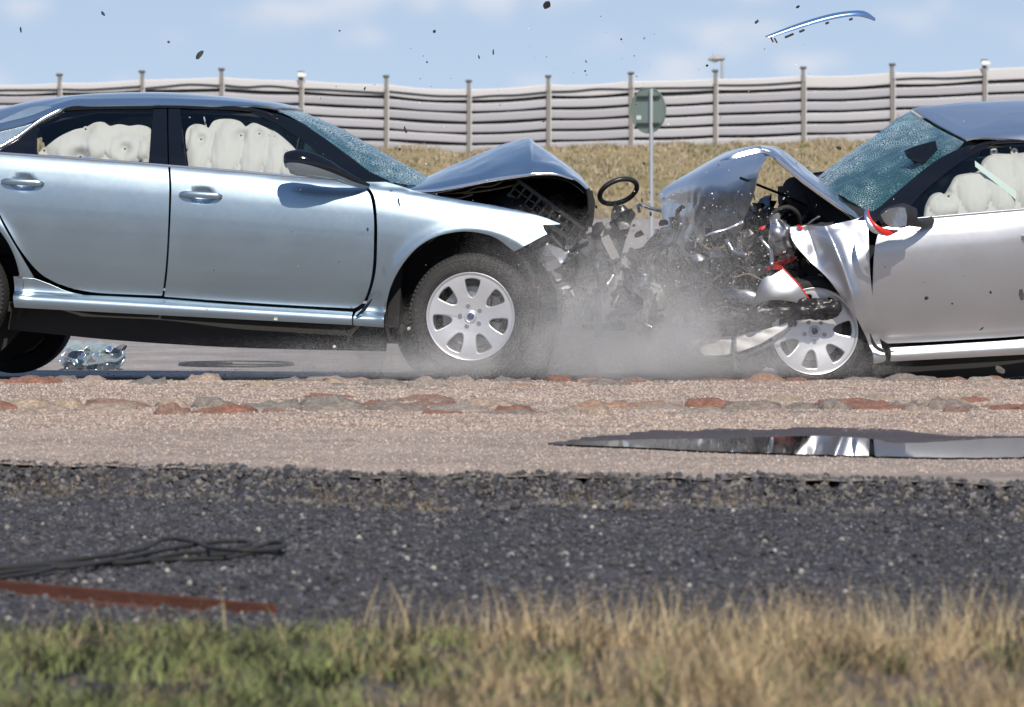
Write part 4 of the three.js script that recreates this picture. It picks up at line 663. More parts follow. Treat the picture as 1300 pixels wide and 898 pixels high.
  const creases = Array.from({ length: 5 }, (_, i) => { const r = mulberry(700 + i), t = r() * 3.14; return [Math.cos(t), Math.sin(t), r() * 1.3 - .1, (r() - .5) * .15]; });
  const crum = (p, u, v) => { let z = .006 * noise3(p.x * 9, p.y * 9, p.z * 9); for (const [ca, sa, cc, k] of creases) { const q = ca * u + sa * v - cc; z += k * (Math.sqrt(q * q + .00006) - .25); } return z * sstep(.3, .75, v); };
  mesh('folded_front', sheet(front, 90, 90, { thick: .006, bend: crum, flip: true }), M.silver, hood);
  mesh('torn_lip', sheet([[[-0.052,1.372,-0.74],[0.032,1.405,-0.74],[0.139,1.39,-0.74],[0.25,1.356,-0.74]], [[-0.054,1.348,-0.75],[0.031,1.386,-0.75],[0.133,1.372,-0.75],[0.252,1.353,-0.75]]], 24, 3, { thick: .004 }), M.chrome, hood);  // torn bonnet edge, its white highlight put in as chrome
  mesh('hood_strut', sweep([[0.111,1.232,-0.6],[-0.038,1.158,-0.5],[-0.188,1.083,-0.4],[-0.318,1.008,-0.3]], .007, { n: 12, seg: 8 }), M.plastic, hood);
  // mirrors
  const mir = part('door_mirror', carB);
  const mh = [[-0.523,1.041,-1.12],[-0.563,1.065,-1.13],[-0.635,1.074,-1.13],[-0.706,1.061,-1.1]], mb = [[-0.669,1.043,-1.08],[-0.765,1.008,-1],[-0.85,0.992,-0.9]];
  mesh('mirror_housing', sweep(mh, [.030, .055, .066, .050], { n: 24, seg: 20, flat: .7 }), M.plastic, mir);
  mesh('mirror_arm', sweep(mb, [.03, .024, .03], { n: 16, flat: .7 }), M.plastic, mir);
  mesh('loose_foil', tornGeo(mulberry(77), .17, .14, { folds: 5, sharp: .5, points: 9 }).applyMatrix4(new THREE.Matrix4().makeRotationY(Math.PI).setPosition(...[[-0.578,1.078,-1.21]][0])), M.steel, mir);
  mesh('red_cover', sweep([[-0.456,1.116,-1.12],[-0.459,1.072,-1.16],[-0.485,1.034,-1.19],[-0.539,1.001,-1.19],[-0.606,1.001,-1.16]], [.003, .007, .010, .020, .006], { n: 24, flat: .4 }), M.red, mir);
  mesh('cover_shell', sweep([[-0.453,1.129,-1.1],[-0.444,1.079,-1.15],[-0.466,1.025,-1.18],[-0.525,0.988,-1.18]], [.005, .015, .018, .008], { n: 24, flat: .4 }), M.chrome, mir);
  mesh('inside_mirror', sheet([[[-0.824,1.287,-0.47],[-0.87,1.313,-0.46],[-0.925,1.33,-0.45],[-0.987,1.339,-0.43]], [[-0.83,1.274,-0.5],[-0.88,1.278,-0.49],[-0.934,1.278,-0.48],[-0.992,1.285,-0.46]], [[-0.86,1.255,-0.5],[-0.903,1.242,-0.5],[-0.949,1.241,-0.49],[-0.997,1.248,-0.47]]], 16, 8, { thick: .03 }), M.gloss, carB);
  const wip = part('wiper', carB); mesh('wiper_arm', sweep([[-0.541,1.058,0.3],[-0.607,1.069,0.35],[-0.681,1.075,0.4],[-0.773,1.072,0.45]], [.006, .010, .012, .006], { n: 20 }), M.plastic, wip); mesh('wiper_blade', sweep([[-0.559,1.027,0.3],[-0.633,1.046,0.35],[-0.716,1.056,0.4],[-0.791,1.066,0.45]], [.012, .022, .022, .008], { n: 20, flat: .5 }), M.plastic, wip);
  // wheels
  makeWheel(carB, [[-0.24,0.406,-0.71]][0], -1, { spin: .25, tilt: [.16, -.06, 0], tyreGeo: (() => { const g = wheelGeo.tyre.clone(), p = g.attributes.position; for (let i = 0; i < p.count; i++) { const x = p.getX(i), y = p.getY(i), r = Math.hypot(x, y), a = Math.atan2(y, x), k = sstep(.225, .33, r), m = .225 + (r - .225) * (.62 + .2 * noise2(Math.cos(a) * 1.5, Math.sin(a) * 1.5)); p.setXYZ(i, x / r * lerp(r, m, k), Math.max(y / r * lerp(r, m, k), -.262), p.getZ(i) - .035 * k); } g.computeVertexNormals(); return g; })() });
  makeWheel(carB, [-2.83, .36, -.79], -1); makeWheel(carB, [-2.83, .36, .79], 1); makeWheel(carB, [.05, .36, .79], 1);
  // dark wheel house behind the torn wing
  mesh('wheel_house_liner', sheet([[[-0.607,0.188,-0.62],[-0.542,0.455,-0.6],[-0.399,0.695,-0.58],[-0.213,0.851,-0.56],[-0.022,0.902,-0.55]], [[-0.684,0.123,-0.3],[-0.614,0.418,-0.3],[-0.465,0.686,-0.3],[-0.259,0.848,-0.3],[-0.056,0.902,-0.3]]], 24, 8, { thick: .004, bend: (p) => .02 * noise3(p.x * 7, p.y * 7, p.z * 7) }), M.liner, carB);
  mesh('dark_inner_sheet', sheet([[[-0.672,0.893,-0.45],[-0.433,0.898,-0.45],[-0.173,0.878,-0.45],[0.022,0.803,-0.45]], [[-0.673,0.501,-0.42],[-0.434,0.493,-0.42],[-0.174,0.486,-0.42],[0.021,0.476,-0.42]], [[-0.668,0.112,-0.42],[-0.428,0.135,-0.42],[-0.168,0.163,-0.42],[0.027,0.187,-0.42]]], 24, 16, { thick: .004, bend: (p) => .05 * noise3(p.x * 5, p.y * 5, p.z * 5) }), M.liner, carB);
  // curtain airbag and the loose strap
  const bag = part('airbag', carB), bz = off(bodyZ, -.07);
  const fb = closeRuns([[[-0.844,0.977],[-0.877,1.063],[-0.91,1.1],[-0.954,1.11],[-0.986,1.097],[-1.02,1.141],[-1.063,1.185],[-1.134,1.197],[-1.186,1.203],[-1.233,1.262],[-1.297,1.282],[-1.374,1.279],[-1.505,1.288],[-1.681,1.304],[-1.804,1.276]],[[-1.804,1.276],[-1.747,0.994]],[[-1.747,0.994],[-1.358,0.981],[-0.843,0.966]]]);
  const lobes = [[-0.954,1.06],[-1.126,1.114],[-1.282,1.145],[-1.433,1.154],[-1.606,1.154]], ll = lobes.map(([x, y], i) => [x, y, [.085, .085, .085, .085, .1][i], [.07, .12, .15, .17, .18][i], .05]), pins = [[-0.99,1.097],[-1.284,1.298],[-1.394,1.293]];
  const fz = curtain(null, bz, ll, pins.map(([x, y]) => [x, y, .028, .04]));
  mesh('front_cushion', panel(fb, fz, { s: -1, cell: .012, hem: .06 }), M.cloth, bag);
  pins.forEach(([x, y]) => { const d = new THREE.CylinderGeometry(.018, .02, .01, 20); d.rotateX(Math.PI / 2); mesh('tether_patch', at(d, x, y, -fz(x, y) - .004), M.cloth, bag); const c = new THREE.CylinderGeometry(.006, .006, .012, 10); c.rotateX(Math.PI / 2); mesh('tether_pin', at(c, x, y, -fz(x, y) - .006), M.button, bag); });
  const st = [[-1.153,1.25],[-1.344,1.089]][0], s2 = [[-1.153,1.25],[-1.344,1.089]][1]; mesh('strap', sheet([[[st[0], st[1] + .02, -(bodyZ(...st) - .03)], [s2[0], s2[1] + .025, -(bodyZ(...s2) - .03)]], [[st[0], st[1] - .01, -(bodyZ(...st) - .025)], [s2[0], s2[1] - .02, -(bodyZ(...s2) - .025)]]], 8, 2, { thick: .003 }), std([.62, .74, .72], { roughness: .7 }), bag);
  // torn nose
  const nose = wreck(carB, 202, 330, (rg) => { const p = [[0.347,0.397,0],[-0.319,0.839,0]]; const x = lerp(p[0][0], p[1][0], rg()), t = (x - p[0][0]) / (p[1][0] - p[0][0]); return [x, lerp(.34, .98 - .10 * (1 - t), rg()), -lerp(.62, -.7, Math.pow(rg(), 1.2))]; });
  const cp = (n, g, m) => mesh(n, g, m, nose);
  const crumpled = (rows, nu, nv, k, f = 9) => sheet(rows, nu, nv, { thick: .004, bend: (p) => k * (noise3(p.x * f, p.y * f, p.z * f) + .6 * Math.abs(noise3(p.x * f * 2, p.y * f * 2, p.z * f * 2))) });
  cp('bent_wing_piece', crumpled([[[-0.021,1.037,-0.72],[-0.072,1.046,-0.72],[-0.127,0.985,-0.7],[-0.165,0.916,-0.68]], [[-0.007,0.956,-0.74],[-0.053,0.957,-0.76],[-0.113,0.905,-0.72],[-0.164,0.84,-0.68]], [[-0.009,0.852,-0.7],[-0.052,0.82,-0.7],[-0.111,0.8,-0.68],[-0.163,0.782,-0.64]]], 24, 24, .03, 8), M.silver);
  cp('bumper_corner', sheet([[[-0.058,0.775,-0.86],[-0.095,0.734,-0.88],[-0.136,0.684,-0.9],[-0.178,0.623,-0.9]], [[0.009,0.746,-0.87],[-0.028,0.697,-0.89],[-0.082,0.647,-0.91],[-0.143,0.595,-0.9]], [[0.058,0.722,-0.86],[0.047,0.674,-0.88],[-0.003,0.633,-0.9],[-0.088,0.611,-0.9]], [[0.107,0.582,-0.82],[0.084,0.603,-0.85],[0.035,0.619,-0.88],[-0.029,0.623,-0.88]]], 24, 24, { thick: .005 }), M.silver);
  const paintEdge = [[-0.052,0.78,-0.865],[-0.09,0.739,-0.885],[-0.135,0.685,-0.905],[-0.181,0.619,-0.905]]; cp('broken_edge', sweep(paintEdge, .004, { n: 14, seg: 6 }), M.red);
  cp('bumper_cover', crumpled([[[-0.015,0.623,-0.85],[-0.11,0.618,-0.9],[-0.233,0.623,-0.92],[-0.343,0.596,-0.92],[-0.356,0.553,-0.9]], [[0.091,0.568,-0.84],[-0.066,0.57,-0.9],[-0.204,0.571,-0.95],[-0.312,0.555,-0.94],[-0.338,0.521,-0.9]], [[0.19,0.499,-0.8],[-0.01,0.507,-0.86],[-0.165,0.51,-0.93],[-0.252,0.495,-0.92],[-0.291,0.477,-0.88]]], 40, 20, .022, 9), M.plastic);
  cp('bumper_skirt', crumpled([[[0.528,0.44,-0.3],[0.405,0.448,-0.5],[0.267,0.478,-0.66],[0.121,0.525,-0.78],[-0.02,0.545,-0.82]], [[0.512,0.383,-0.3],[0.398,0.387,-0.5],[0.26,0.409,-0.66],[0.114,0.448,-0.78],[-0.019,0.49,-0.82]]], 40, 10, .015, 8), M.plastic);
  cp('lower_lip', sweep([[0.416,0.354,-0.5],[0.376,0.293,-0.55],[0.305,0.272,-0.62],[0.194,0.28,-0.7],[0.082,0.327,-0.78],[-0.013,0.392,-0.84],[-0.103,0.471,-0.88]], [.004, .010, .012, .010, .010, .008, .004], { n: 50, seg: 8, flat: .6 }), M.steel);
  cp('lower_grille', crumpled([[[0.386,0.352,-0.5],[0.226,0.39,-0.66],[0.059,0.436,-0.78],[-0.074,0.486,-0.86]], [[0.322,0.282,-0.6],[0.21,0.299,-0.68],[0.073,0.361,-0.78],[-0.073,0.461,-0.86]]], 24, 8, .010, 12), M.white);
  const redAt = [[-0.09,0.772,-0.66],[-0.137,0.795,-0.66],[-0.064,0.753,-0.64],[0.005,0.961,-0.64],[-0.169,0.973,-0.74],[-0.021,0.735,-0.62]]; for (const [i, w] of [.13, .10, .07, .05, .05, .06].entries()) { const q = redAt[i], rg = mulberry(500 + i), m = cp('red_fragment', tornGeo(rg, w, w * .6, { folds: 3, sharp: 1.4, jag: .5 }), M.red); m.position.set(...q); m.rotation.set(rg() * 1.4 - .7, rg() * 1.4 - .7, rg() * 3); }
  const radiator = (() => { const L = []; for (let i = 0; i < 26; i++) L.push(box(.010, .40, .05, (i / 25 - .5) * .5, 0, .02 * Math.sin(i * .7))); for (const y of [-.2, .2]) L.push(rbox(.54, .05, .07, .012, 0, y, 0, 0, 0, .05)); for (let i = 0; i < 9; i++) L.push(box(.5, .004, .045, 0, (i / 8 - .5) * .38, .01, 0, 0, .04 * Math.sin(i * 2))); return merge(L); })();
  cp('radiator', at(radiator, ...[[0.221,0.561,-0.35]][0], .25, .9, .2), M.steelDark);
  cp('bumper_beam', sweep([[0.419,0.419,-0.1],[0.351,0.546,-0.35],[0.213,0.603,-0.52],[0.063,0.578,-0.62],[-0.064,0.528,-0.62]], [.03, .045, .05, .045, .03], { n: 30, seg: 6, flat: .6 }), M.steel);
  cp('crossmember', crumpled([[[0.404,0.721,-0.1],[0.25,0.751,-0.2],[0.076,0.772,-0.3],[-0.129,0.756,-0.35]], [[0.417,0.506,-0.1],[0.265,0.532,-0.25],[0.091,0.549,-0.35],[-0.135,0.528,-0.4]], [[0.413,0.267,-0.1],[0.27,0.273,-0.25],[0.096,0.282,-0.35],[-0.132,0.304,-0.4]]], 40, 30, .05, 7), M.steelDark);
  for (const w of [[[0.355,0.787,-0.5],[0.303,0.728,-0.55],[0.228,0.712,-0.6],[0.163,0.759,-0.6],[0.074,0.721,-0.58]], [[0.139,0.903,-0.5],[0.099,0.832,-0.55],[0.033,0.82,-0.6],[-0.032,0.859,-0.6]], [[0.38,0.685,-0.4],[0.337,0.636,-0.5],[0.261,0.654,-0.55],[0.198,0.607,-0.55],[0.101,0.641,-0.6]], [[0.296,0.502,-0.6],[0.218,0.548,-0.64],[0.116,0.524,-0.66],[0.03,0.562,-0.66]], [[0.379,0.823,-0.2],[0.357,0.723,-0.25],[0.316,0.656,-0.3],[0.336,0.537,-0.3]]]) cp('hose', sweep(w, .011, { n: 30, seg: 8 }), M.rubber);
  for (const w of [[[0.321,0.879,-0.55],[0.268,0.85,-0.6],[0.186,0.874,-0.62],[0.123,0.816,-0.62],[0.059,0.833,-0.62]], [[0.228,0.733,-0.6],[0.168,0.703,-0.62],[0.087,0.719,-0.64],[0.015,0.685,-0.66]]]) cp('wiring', sweep(w, .004, { n: 30, seg: 6 }), M.wire);
  cp('silver_pipe', sweep([[0.309,0.929,-0.6],[0.271,0.947,-0.62],[0.206,0.96,-0.62],[0.137,0.979,-0.6],[0.099,0.994,-0.6]], [.006, .008, .008, .009, .012], { n: 24, seg: 8 }), M.bright);
  cp('fan_shroud', merge([at(new THREE.TorusGeometry(.13, .010, 8, 40), ...[[0.044,0.896,-0.1]][0], .1, .3, 0), at(new THREE.TorusGeometry(.07, .006, 8, 30), ...[[0.044,0.896,-0.1]][0], .1, .3, 0)]), M.plastic);
  cp('hose_loop', sweep([[-0.034,0.987,-0.6],[-0.074,1.047,-0.62],[-0.138,1.065,-0.62],[-0.194,1.029,-0.6],[-0.221,0.956,-0.55]], .012, { n: 30, seg: 10 }), M.rubber);
  cp('bonnet_hinge', sweep([[-0.247,0.941,-0.55],[-0.288,0.975,-0.56],[-0.327,1.002,-0.58]], [.010, .008, .012], { n: 12 }), M.bright);
  cp('wing_rail', sheet([[[-0.162,0.964,-0.66],[-0.256,0.972,-0.66],[-0.372,0.981,-0.68]], [[-0.148,0.949,-0.72],[-0.238,0.965,-0.74],[-0.361,0.974,-0.76]]], 14, 4, { thick: .004, bend: (p) => .006 * noise3(p.x * 20, p.y * 20, p.z * 20) }), M.steel);
}

// ---------------------------------------------------------------- loose things
{ // bumper trim strip in flight, its sky reflection painted in as blue
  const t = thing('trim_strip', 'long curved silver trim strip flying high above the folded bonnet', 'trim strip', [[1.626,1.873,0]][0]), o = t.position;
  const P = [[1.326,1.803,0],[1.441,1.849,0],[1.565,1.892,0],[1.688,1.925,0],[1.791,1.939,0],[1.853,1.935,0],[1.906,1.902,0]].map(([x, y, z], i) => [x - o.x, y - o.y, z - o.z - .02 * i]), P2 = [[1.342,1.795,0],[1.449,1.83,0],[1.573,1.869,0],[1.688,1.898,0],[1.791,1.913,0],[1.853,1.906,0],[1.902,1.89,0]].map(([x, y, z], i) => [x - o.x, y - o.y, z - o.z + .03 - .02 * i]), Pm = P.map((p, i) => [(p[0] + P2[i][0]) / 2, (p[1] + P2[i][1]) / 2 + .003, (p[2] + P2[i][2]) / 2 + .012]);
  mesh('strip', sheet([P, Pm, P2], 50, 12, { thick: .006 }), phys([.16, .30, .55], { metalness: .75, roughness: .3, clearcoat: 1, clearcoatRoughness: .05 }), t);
  for (const [px, w] of [[1.449,1.816,0],[1.515,1.841,0],[1.647,1.882,0],[1.771,1.902,0]].map((p, i) => [p, [.05, .03, .02, .02][i]])) mesh('clip', rbox(w, .012, .02, .003, px[0] - o.x, px[1] - o.y - .006, .02, 0, 0, .4), M.plastic, t);
  for (const p of [[1.359,1.795,0],[1.379,1.791,0]]) mesh('broken_tab', box(.008, .03, .006, p[0] - o.x, p[1] - o.y - .006, .01, 0, 0, .5), M.plastic, t);
  mesh('bright_end', sheet([P.slice(4).map(([x, y, z]) => [x, y - .006, z + .012]), P2.slice(4).map(([x, y, z]) => [x, y + .004, z + .012])], 10, 4, { thick: .003 }), M.chrome, t);
}
{ // black ring on a broken column standing up between the cars
  const c = [[0.574,0.997,-0.9]][0], t = thing('plastic_ring', 'black plastic ring on a broken column thrown up between the bonnets', 'ring', c);
  const g = new THREE.TorusGeometry(.105, .014, 12, 60); g.rotateX(.95); g.rotateY(-.2); g.rotateZ(.5); mesh('ring', g, M.plastic, t);
  const q = [[0.578,0.917,-0.9],[0.595,0.861,-0.9],[0.561,0.755,-0.9],[0.51,0.649,-0.9],[0.489,0.564,-0.9]].map((p) => [p[0] - c[0], p[1] - c[1], p[2] - c[2]]);
  mesh('column', sweep(q, [.03, .055, .06, .09, .10], { n: 30, seg: 9, flat: .6 }), M.plastic, t);
  const rg = mulberry(71); for (let i = 0; i < 11; i++) { const k = Math.min(4, Math.floor(rg() * 5)), m = mesh('broken_plate', tornGeo(rg, .06 + .10 * rg(), .05 + .07 * rg(), { folds: 3, sharp: 1.2, jag: .5 }), rg() < .8 ? M.plastic : M.steelDark, t); m.position.set(q[k][0] + (rg() - .5) * .09, q[k][1] + (rg() - .5) * .06, q[k][2] + .05 + rg() * .05); m.rotation.set(rg() - .5, rg() - .5, rg() * 6); }
}
// shards in the air: place, width, height (m), turn, look
const shardSpots = [
  [[[-2.126,1.92,0.2]][0], .030, .014, -.9, 'blue', 'small dark blue shard flying alone highest over the curtain airbags'], [[[-2.569,1.841,0]][0], .010, .040, .1, 'black', 'thin dark upright sliver flying above the rear side window'],
  [[[-1.617,1.705,0.3]][0], .066, .030, .85, 'black', 'thick black oblong slab tumbling in the sky above the roof'], [[[-1.795,1.779,0]][0], .016, .014, .3, 'black', 'small round black crumb flying beside the oblong black slab'],
  [[[0.184,1.961,0.2]][0], .056, .046, .3, 'black', 'black forked shard flying above the tented bonnet'], [[[-0.408,1.836,0]][0], .018, .016, .8, 'black', null], [[[-0.099,1.725,0]][0], .008, .030, .0, 'black', 'black upright needle shard flying over the barrier'],
  [[[-0.173,1.701,0]][0], .008, .024, .3, 'blue', null], [[[1.495,1.96,0]][0], .026, .012, .6, 'black', null], [[[1.281,1.886,0]][0], .030, .016, .6, 'black', null], [[[-0.764,1.528,0.2]][0], .008, .022, -.2, 'black', null],
  [[[-0.556,1.315,0.2]][0], .012, .045, .2, 'black', 'slim black upright splinter in front of the barrier boards'], [[[-0.585,1.213,0.2]][0], .015, .012, .2, 'black', null], [[[1.709,1.223,0]][0], .034, .016, -.5, 'black', 'black leaf shaped shard in front of the dry bank'],
  [[[-1.088,0.955,0.5]][0], .001, .001, 0, 'skip'], [[[-0.584,0.943,0.4]][0], .012, .050, .15, 'blue', 'dark blue sliver flying close to the smooth front wing'], [[[-0.747,0.801,0.4]][0], .012, .020, .1, 'blue', null],
  [[[2.626,0.464,0.4]][0], .03, .075, .1, 'black', 'large black shard flying close to the dusty front door'], [[[2.135,0.444,0.4]][0], .022, .018, .5, 'black', null], [[[2.269,0.416,0.4]][0], .014, .010, .1, 'black', null], [[[2.468,0.476,0.4]][0], .012, .016, .2, 'black', null], [[[2.419,0.286,0.4]][0], .036, .008, .6, 'black', 'thin black splinter flying low by the dusty front door'],
  [[[0.796,0.831,-0.2]][0], .060, .040, .4, 'black', 'black pointed shard under the tip of the folded bonnet'], [[[0.677,0.771,-0.4]][0], .060, .036, .5, 'black', 'black flat flake floating beside the broken column'], [[[0.735,0.876,-0.4]][0], .014, .030, .1, 'black', null],
  [[[0.448,0.789,-0.2]][0], .07, .12, -.7, 'black', 'large black bent flake beside the tented bonnet edge'], [[[0.687,0.947,-0.3]][0], .012, .032, .1, 'black', null], [[[0.445,0.913,-0.3]][0], .012, .028, .1, 'black', null], [[[0.692,1.141,0]][0], .012, .012, .1, 'black', null],
  [[[-1.218,0.338,0.4]][0], .018, .016, .3, 'pale', null], [[[-0.917,0.196,0.4]][0], .016, .016, .3, 'pale', null], [[[-0.536,0.286,0.4]][0], .020, .018, .6, 'pale', null], [[[0.643,0.818,-0.2]][0], .02, .014, .4, 'black', null], [[[0.77,0.76,-0.3]][0], .022, .014, .3, 'black', null],
  [[[0.387,1.676,0]][0], .006, .02, .6, 'black', null], [[[0.572,1.791,0]][0], .012, .01, .6, 'black', null], [[[0.692,1.799,0]][0], .016, .01, .6, 'blue', null], [[[0.383,1.626,0]][0], .012, .009, .6, 'black', null], [[[1.021,1.655,0]][0], .016, .012, .6, 'black', null], [[[-0.902,1.836,0]][0], .010, .009, .6, 'black', null], [[[-0.445,1.672,0]][0], .012, .009, .6, 'blue', null], [[[0.165,1.363,0]][0], .014, .009, .4, 'black', null],
];
const shardMat = { black: std([.010, .010, .012], { roughness: .6 }), blue: phys([.03, .07, .14], { roughness: .35, metalness: .5, clearcoat: .7 }), pale: std([.55, .54, .45], { roughness: .6 }) };
shardSpots.forEach(([p, w, h, a, c, lab], i) => {
  if (c === 'skip') return; const rg = mulberry(900 + i);
  const m = mesh('shard', tornGeo(rg, w * 1.15, h * 1.15, { points: 6 + Math.floor(rg() * 3), folds: 2, sharp: .9, hem: Math.min(.006, Math.min(w, h) * .35), jag: .45 }), shardMat[c]); m.position.set(...p); m.rotation.set((rg() - .5) * .9, (rg() - .5) * .9, a);
  tag(m, lab ?? (c === 'black' ? 'tiny black plastic crumb flying loose in the air' : c === 'blue' ? 'tiny dark blue paint flake flying loose in the air' : 'tiny pale crumb flying low in front of the sill'), 'shard', lab ? 'flying shards' : 'tiny flying ' + c + ' crumbs');
});
{ // pieces lying on the ground
  const a = [[2.237,3.466]][0]; const rg = mulberry(41), s = mesh('shard', tornGeo(rg, .075, .04, { folds: 2, sharp: .6, hem: .012 }), shardMat.black); const w1 = [[2.444,0.077,1.2]][0]; s.position.set(w1[0], roadY(1.2) + .09, 1.2); s.rotation.set(-.4, 0, -.6); tag(s, 'thick black shard dropping to the road below the dusty door', 'shard', 'flying shards');
  const g = [[-2.473,-4.036]][0]; const t = thing('lamp_unit', 'broken glassy headlamp unit lying on the road behind the rear wheel', 'headlamp', [g[0], roadY(-3.7), -3.7]); t.position.x = [[-2.461,0.035,-3.7]][0][0]; t.scale.setScalar(1.1);
  const sh = (n, rows, mat, b = .012) => mesh(n, sheet(rows, 24, 16, { thick: .004, bend: (p) => b * noise3(p.x * 13, p.y * 13, p.z * 13) }), mat, t);
  sh('shell', [[[-.17, .01, .06], [-.05, .0, .10], [.12, .01, .1], [.16, .05, .05]], [[-.18, .06, .0], [-.05, .08, .04], [.1, .07, .04], [.15, .09, 0]], [[-.16, .12, -.08], [-.04, .11, -.05], [.08, .1, -.06], [.13, .1, -.08]]], M.steel, .03);
  sh('lens', [[[-.17, .05, .11], [-.05, .03, .14], [.12, .05, .14], [.16, .09, .09]], [[-.17, .10, .05], [-.04, .12, .09], [.08, .12, .09], [.14, .12, .05]], [[-.16, .15, -.04], [-.04, .15, 0], [.06, .14, 0], [.12, .13, -.03]]], M.clear);
  for (let i = 0; i < 12; i++) { const r2 = mulberry(50 + i), m = mesh('reflector', tornGeo(r2, .13, .06, { folds: 4, sharp: 1.5, jag: .5 }), [M.bright, M.clear, M.chrome][i % 3], t); m.position.set(-.15 + .026 * i, .05 + .08 * r2(), .10 + .05 * r2()); m.rotation.set(r2() - .5, r2() - .5, r2()); }
}
{ // drain cover and its round frame in the road
  const z = -4.5, x = [[-1.673,-0.027,-4.5]][0][0], t = thing('drain_cover', 'round iron drain cover with a dark lozenge patch in the road', 'drain cover', [x, roadY(z), z]);
  mesh('frame', at(new THREE.TorusGeometry(.34, .014, 8, 60), 0, .006, 0, Math.PI / 2), M.steelDark, t);
  const c = new THREE.CylinderGeometry(.325, .325, .02, 48); mesh('lid', at(c, 0, .0, 0), std([.22, .215, .21], { roughness: .85 }), t);
  mesh('patch', at(new THREE.CylinderGeometry(.12, .12, .006, 4), -.14, .015, .0), std([.02, .02, .02]), t);
}
{ // black cable thrown in loops on the gravel
  const t = thing('cable', 'loose bundle of black cable looped on the dark gravel', 'cable', [0, 0, 0]);
  const lay = (pts, h = 0) => pts.map(([x, z], i) => [x, gravY(x, z) + .012 + h * Math.sin(Math.PI * i / (pts.length - 1)), z]);
  [[[-1.32,15.357],[-1.176,15.303],[-1.09,15.221],[-1.007,15.083],[-0.911,14.826],[-0.86,14.559],[-0.795,14.649],[-0.731,14.913],[-0.646,15.083],[-0.584,14.97],[-0.561,14.797],[-0.606,14.709],[-0.681,14.768],[-0.762,14.884]],
   [[-1.275,15.619],[-1.177,15.489],[-1.097,15.357],[-1.036,15.303],[-0.946,15.139],[-0.874,14.797],[-0.767,14.62],[-0.693,14.529],[-0.653,14.62],[-0.701,14.768],[-0.807,14.942],[-0.91,15.111],[-1.048,15.276],[-1.125,15.463],[-1.246,15.721]],
   [[-1.333,15.41],[-1.209,15.357],[-1.106,15.249],[-0.986,15.111],[-0.876,15.055],[-0.787,15.111],[-0.707,14.999],[-0.619,14.855],[-0.563,14.884]]].forEach((p, i) => mesh('strand', sweep(lay(p, .012 * (2 - i)), .0058, { n: 160, seg: 8 }), M.rubber, t));
}
{ // rusty steel angle lying at the grass edge
  const A = [[-1.27,15.836],[-0.5,16.676]], a = V3(A[0][0], .10, A[0][1]), b = V3(A[1][0], .105, A[1][1]), d = b.clone().sub(a), L = d.length();
  const t = thing('steel_angle', 'rusty brown steel angle lying along the edge of the grass', 'steel bar', [(a.x + b.x) / 2, .074, (a.z + b.z) / 2]); t.rotation.y = -Math.atan2(d.z, d.x);
  const m = std(0xffffff, { map: rep(rustTex, 3, 1), roughness: .95, bumpMap: rustTex, bumpScale: .002 });
  mesh('upright_flange', rbox(L, .036, .008, .003, 0, .014, 0), m, t); mesh('flat_flange', rbox(L, .008, .05, .003, 0, .002, .028), m, t);
}
const shade2 = (rg, c, lo, more) => { const k = lo + more * rg(); return lin(c[0] * k, c[1] * k, c[2] * k); };
// ---------------------------------------------------------------- stuff: gravel, grass, glass crumbs, dust
{
  const rg = mulberry(301), geos = [0, 1, 2].map((v) => { const g = new THREE.IcosahedronGeometry(1, 0); const p = g.attributes.position, q = V3(); for (let i = 0; i < p.count; i++) { q.fromBufferAttribute(p, i); const k = .8 + .35 * noise3(q.x * 1.5 + v * 9, q.y * 1.5, q.z * 1.5); p.setXYZ(i, q.x * k, q.y * k * .75, q.z * k); } g.computeVertexNormals(); return g; });
  const shade = (c, lo, hi) => { const k = lerp(lo, hi, rg()); return lin(c[0] * k, c[1] * k, c[2] * k); }, col = (k) => k < .72 ? shade([.042, .042, .047], .6, 1.7) : k < .975 ? shade([.09, .09, .098], .7, 1.4) : shade([.27, .26, .245], .6, 1.3);
  const m = std(0xffffff, { roughness: .9 });
  geos.forEach((g, v) => {
    const L = []; for (let i = 0; i < 17000; i++) { const x = (rg() - .5) * 5.6, z = 11.6 + 5.9 * rg(); if (z < edgeZ(x) + .06) continue; const s = .003 + .0085 * Math.pow(rg(), 2.2); L.push({ p: [x, gravY(x, z) + s * .3, z], rx: rg() * 6, ry: rg() * 6, rz: rg() * 6, s, c: col(rg()) }); }
    for (let i = 0; i < 5200; i++) { const x = (rg() - .5) * 4.6, e = edgeZ(x), z = e - .14 + rg() * .62, s = .003 + .013 * Math.pow(rg(), 2.4); L.push({ p: [x, Math.max(gravY(x, z), SLAB + .002 - .09 * sstep(-.1, .42, z - e)) + s * .3, z], rx: rg() * 6, ry: rg() * 6, rz: rg() * 6, s, c: rg() < .3 ? shade2(rg, [.13, .12, .11], .6, .8) : col(rg() * .93) }); }
    scatter('gravel', g, m, L, ['loose dark gravel stones scattered below the pavement edge', 'finer loose chips of grey gravel in front of the pavement', 'sharp mixed gravel stones between pavement and grass'][v], 'gravel');
  });
}
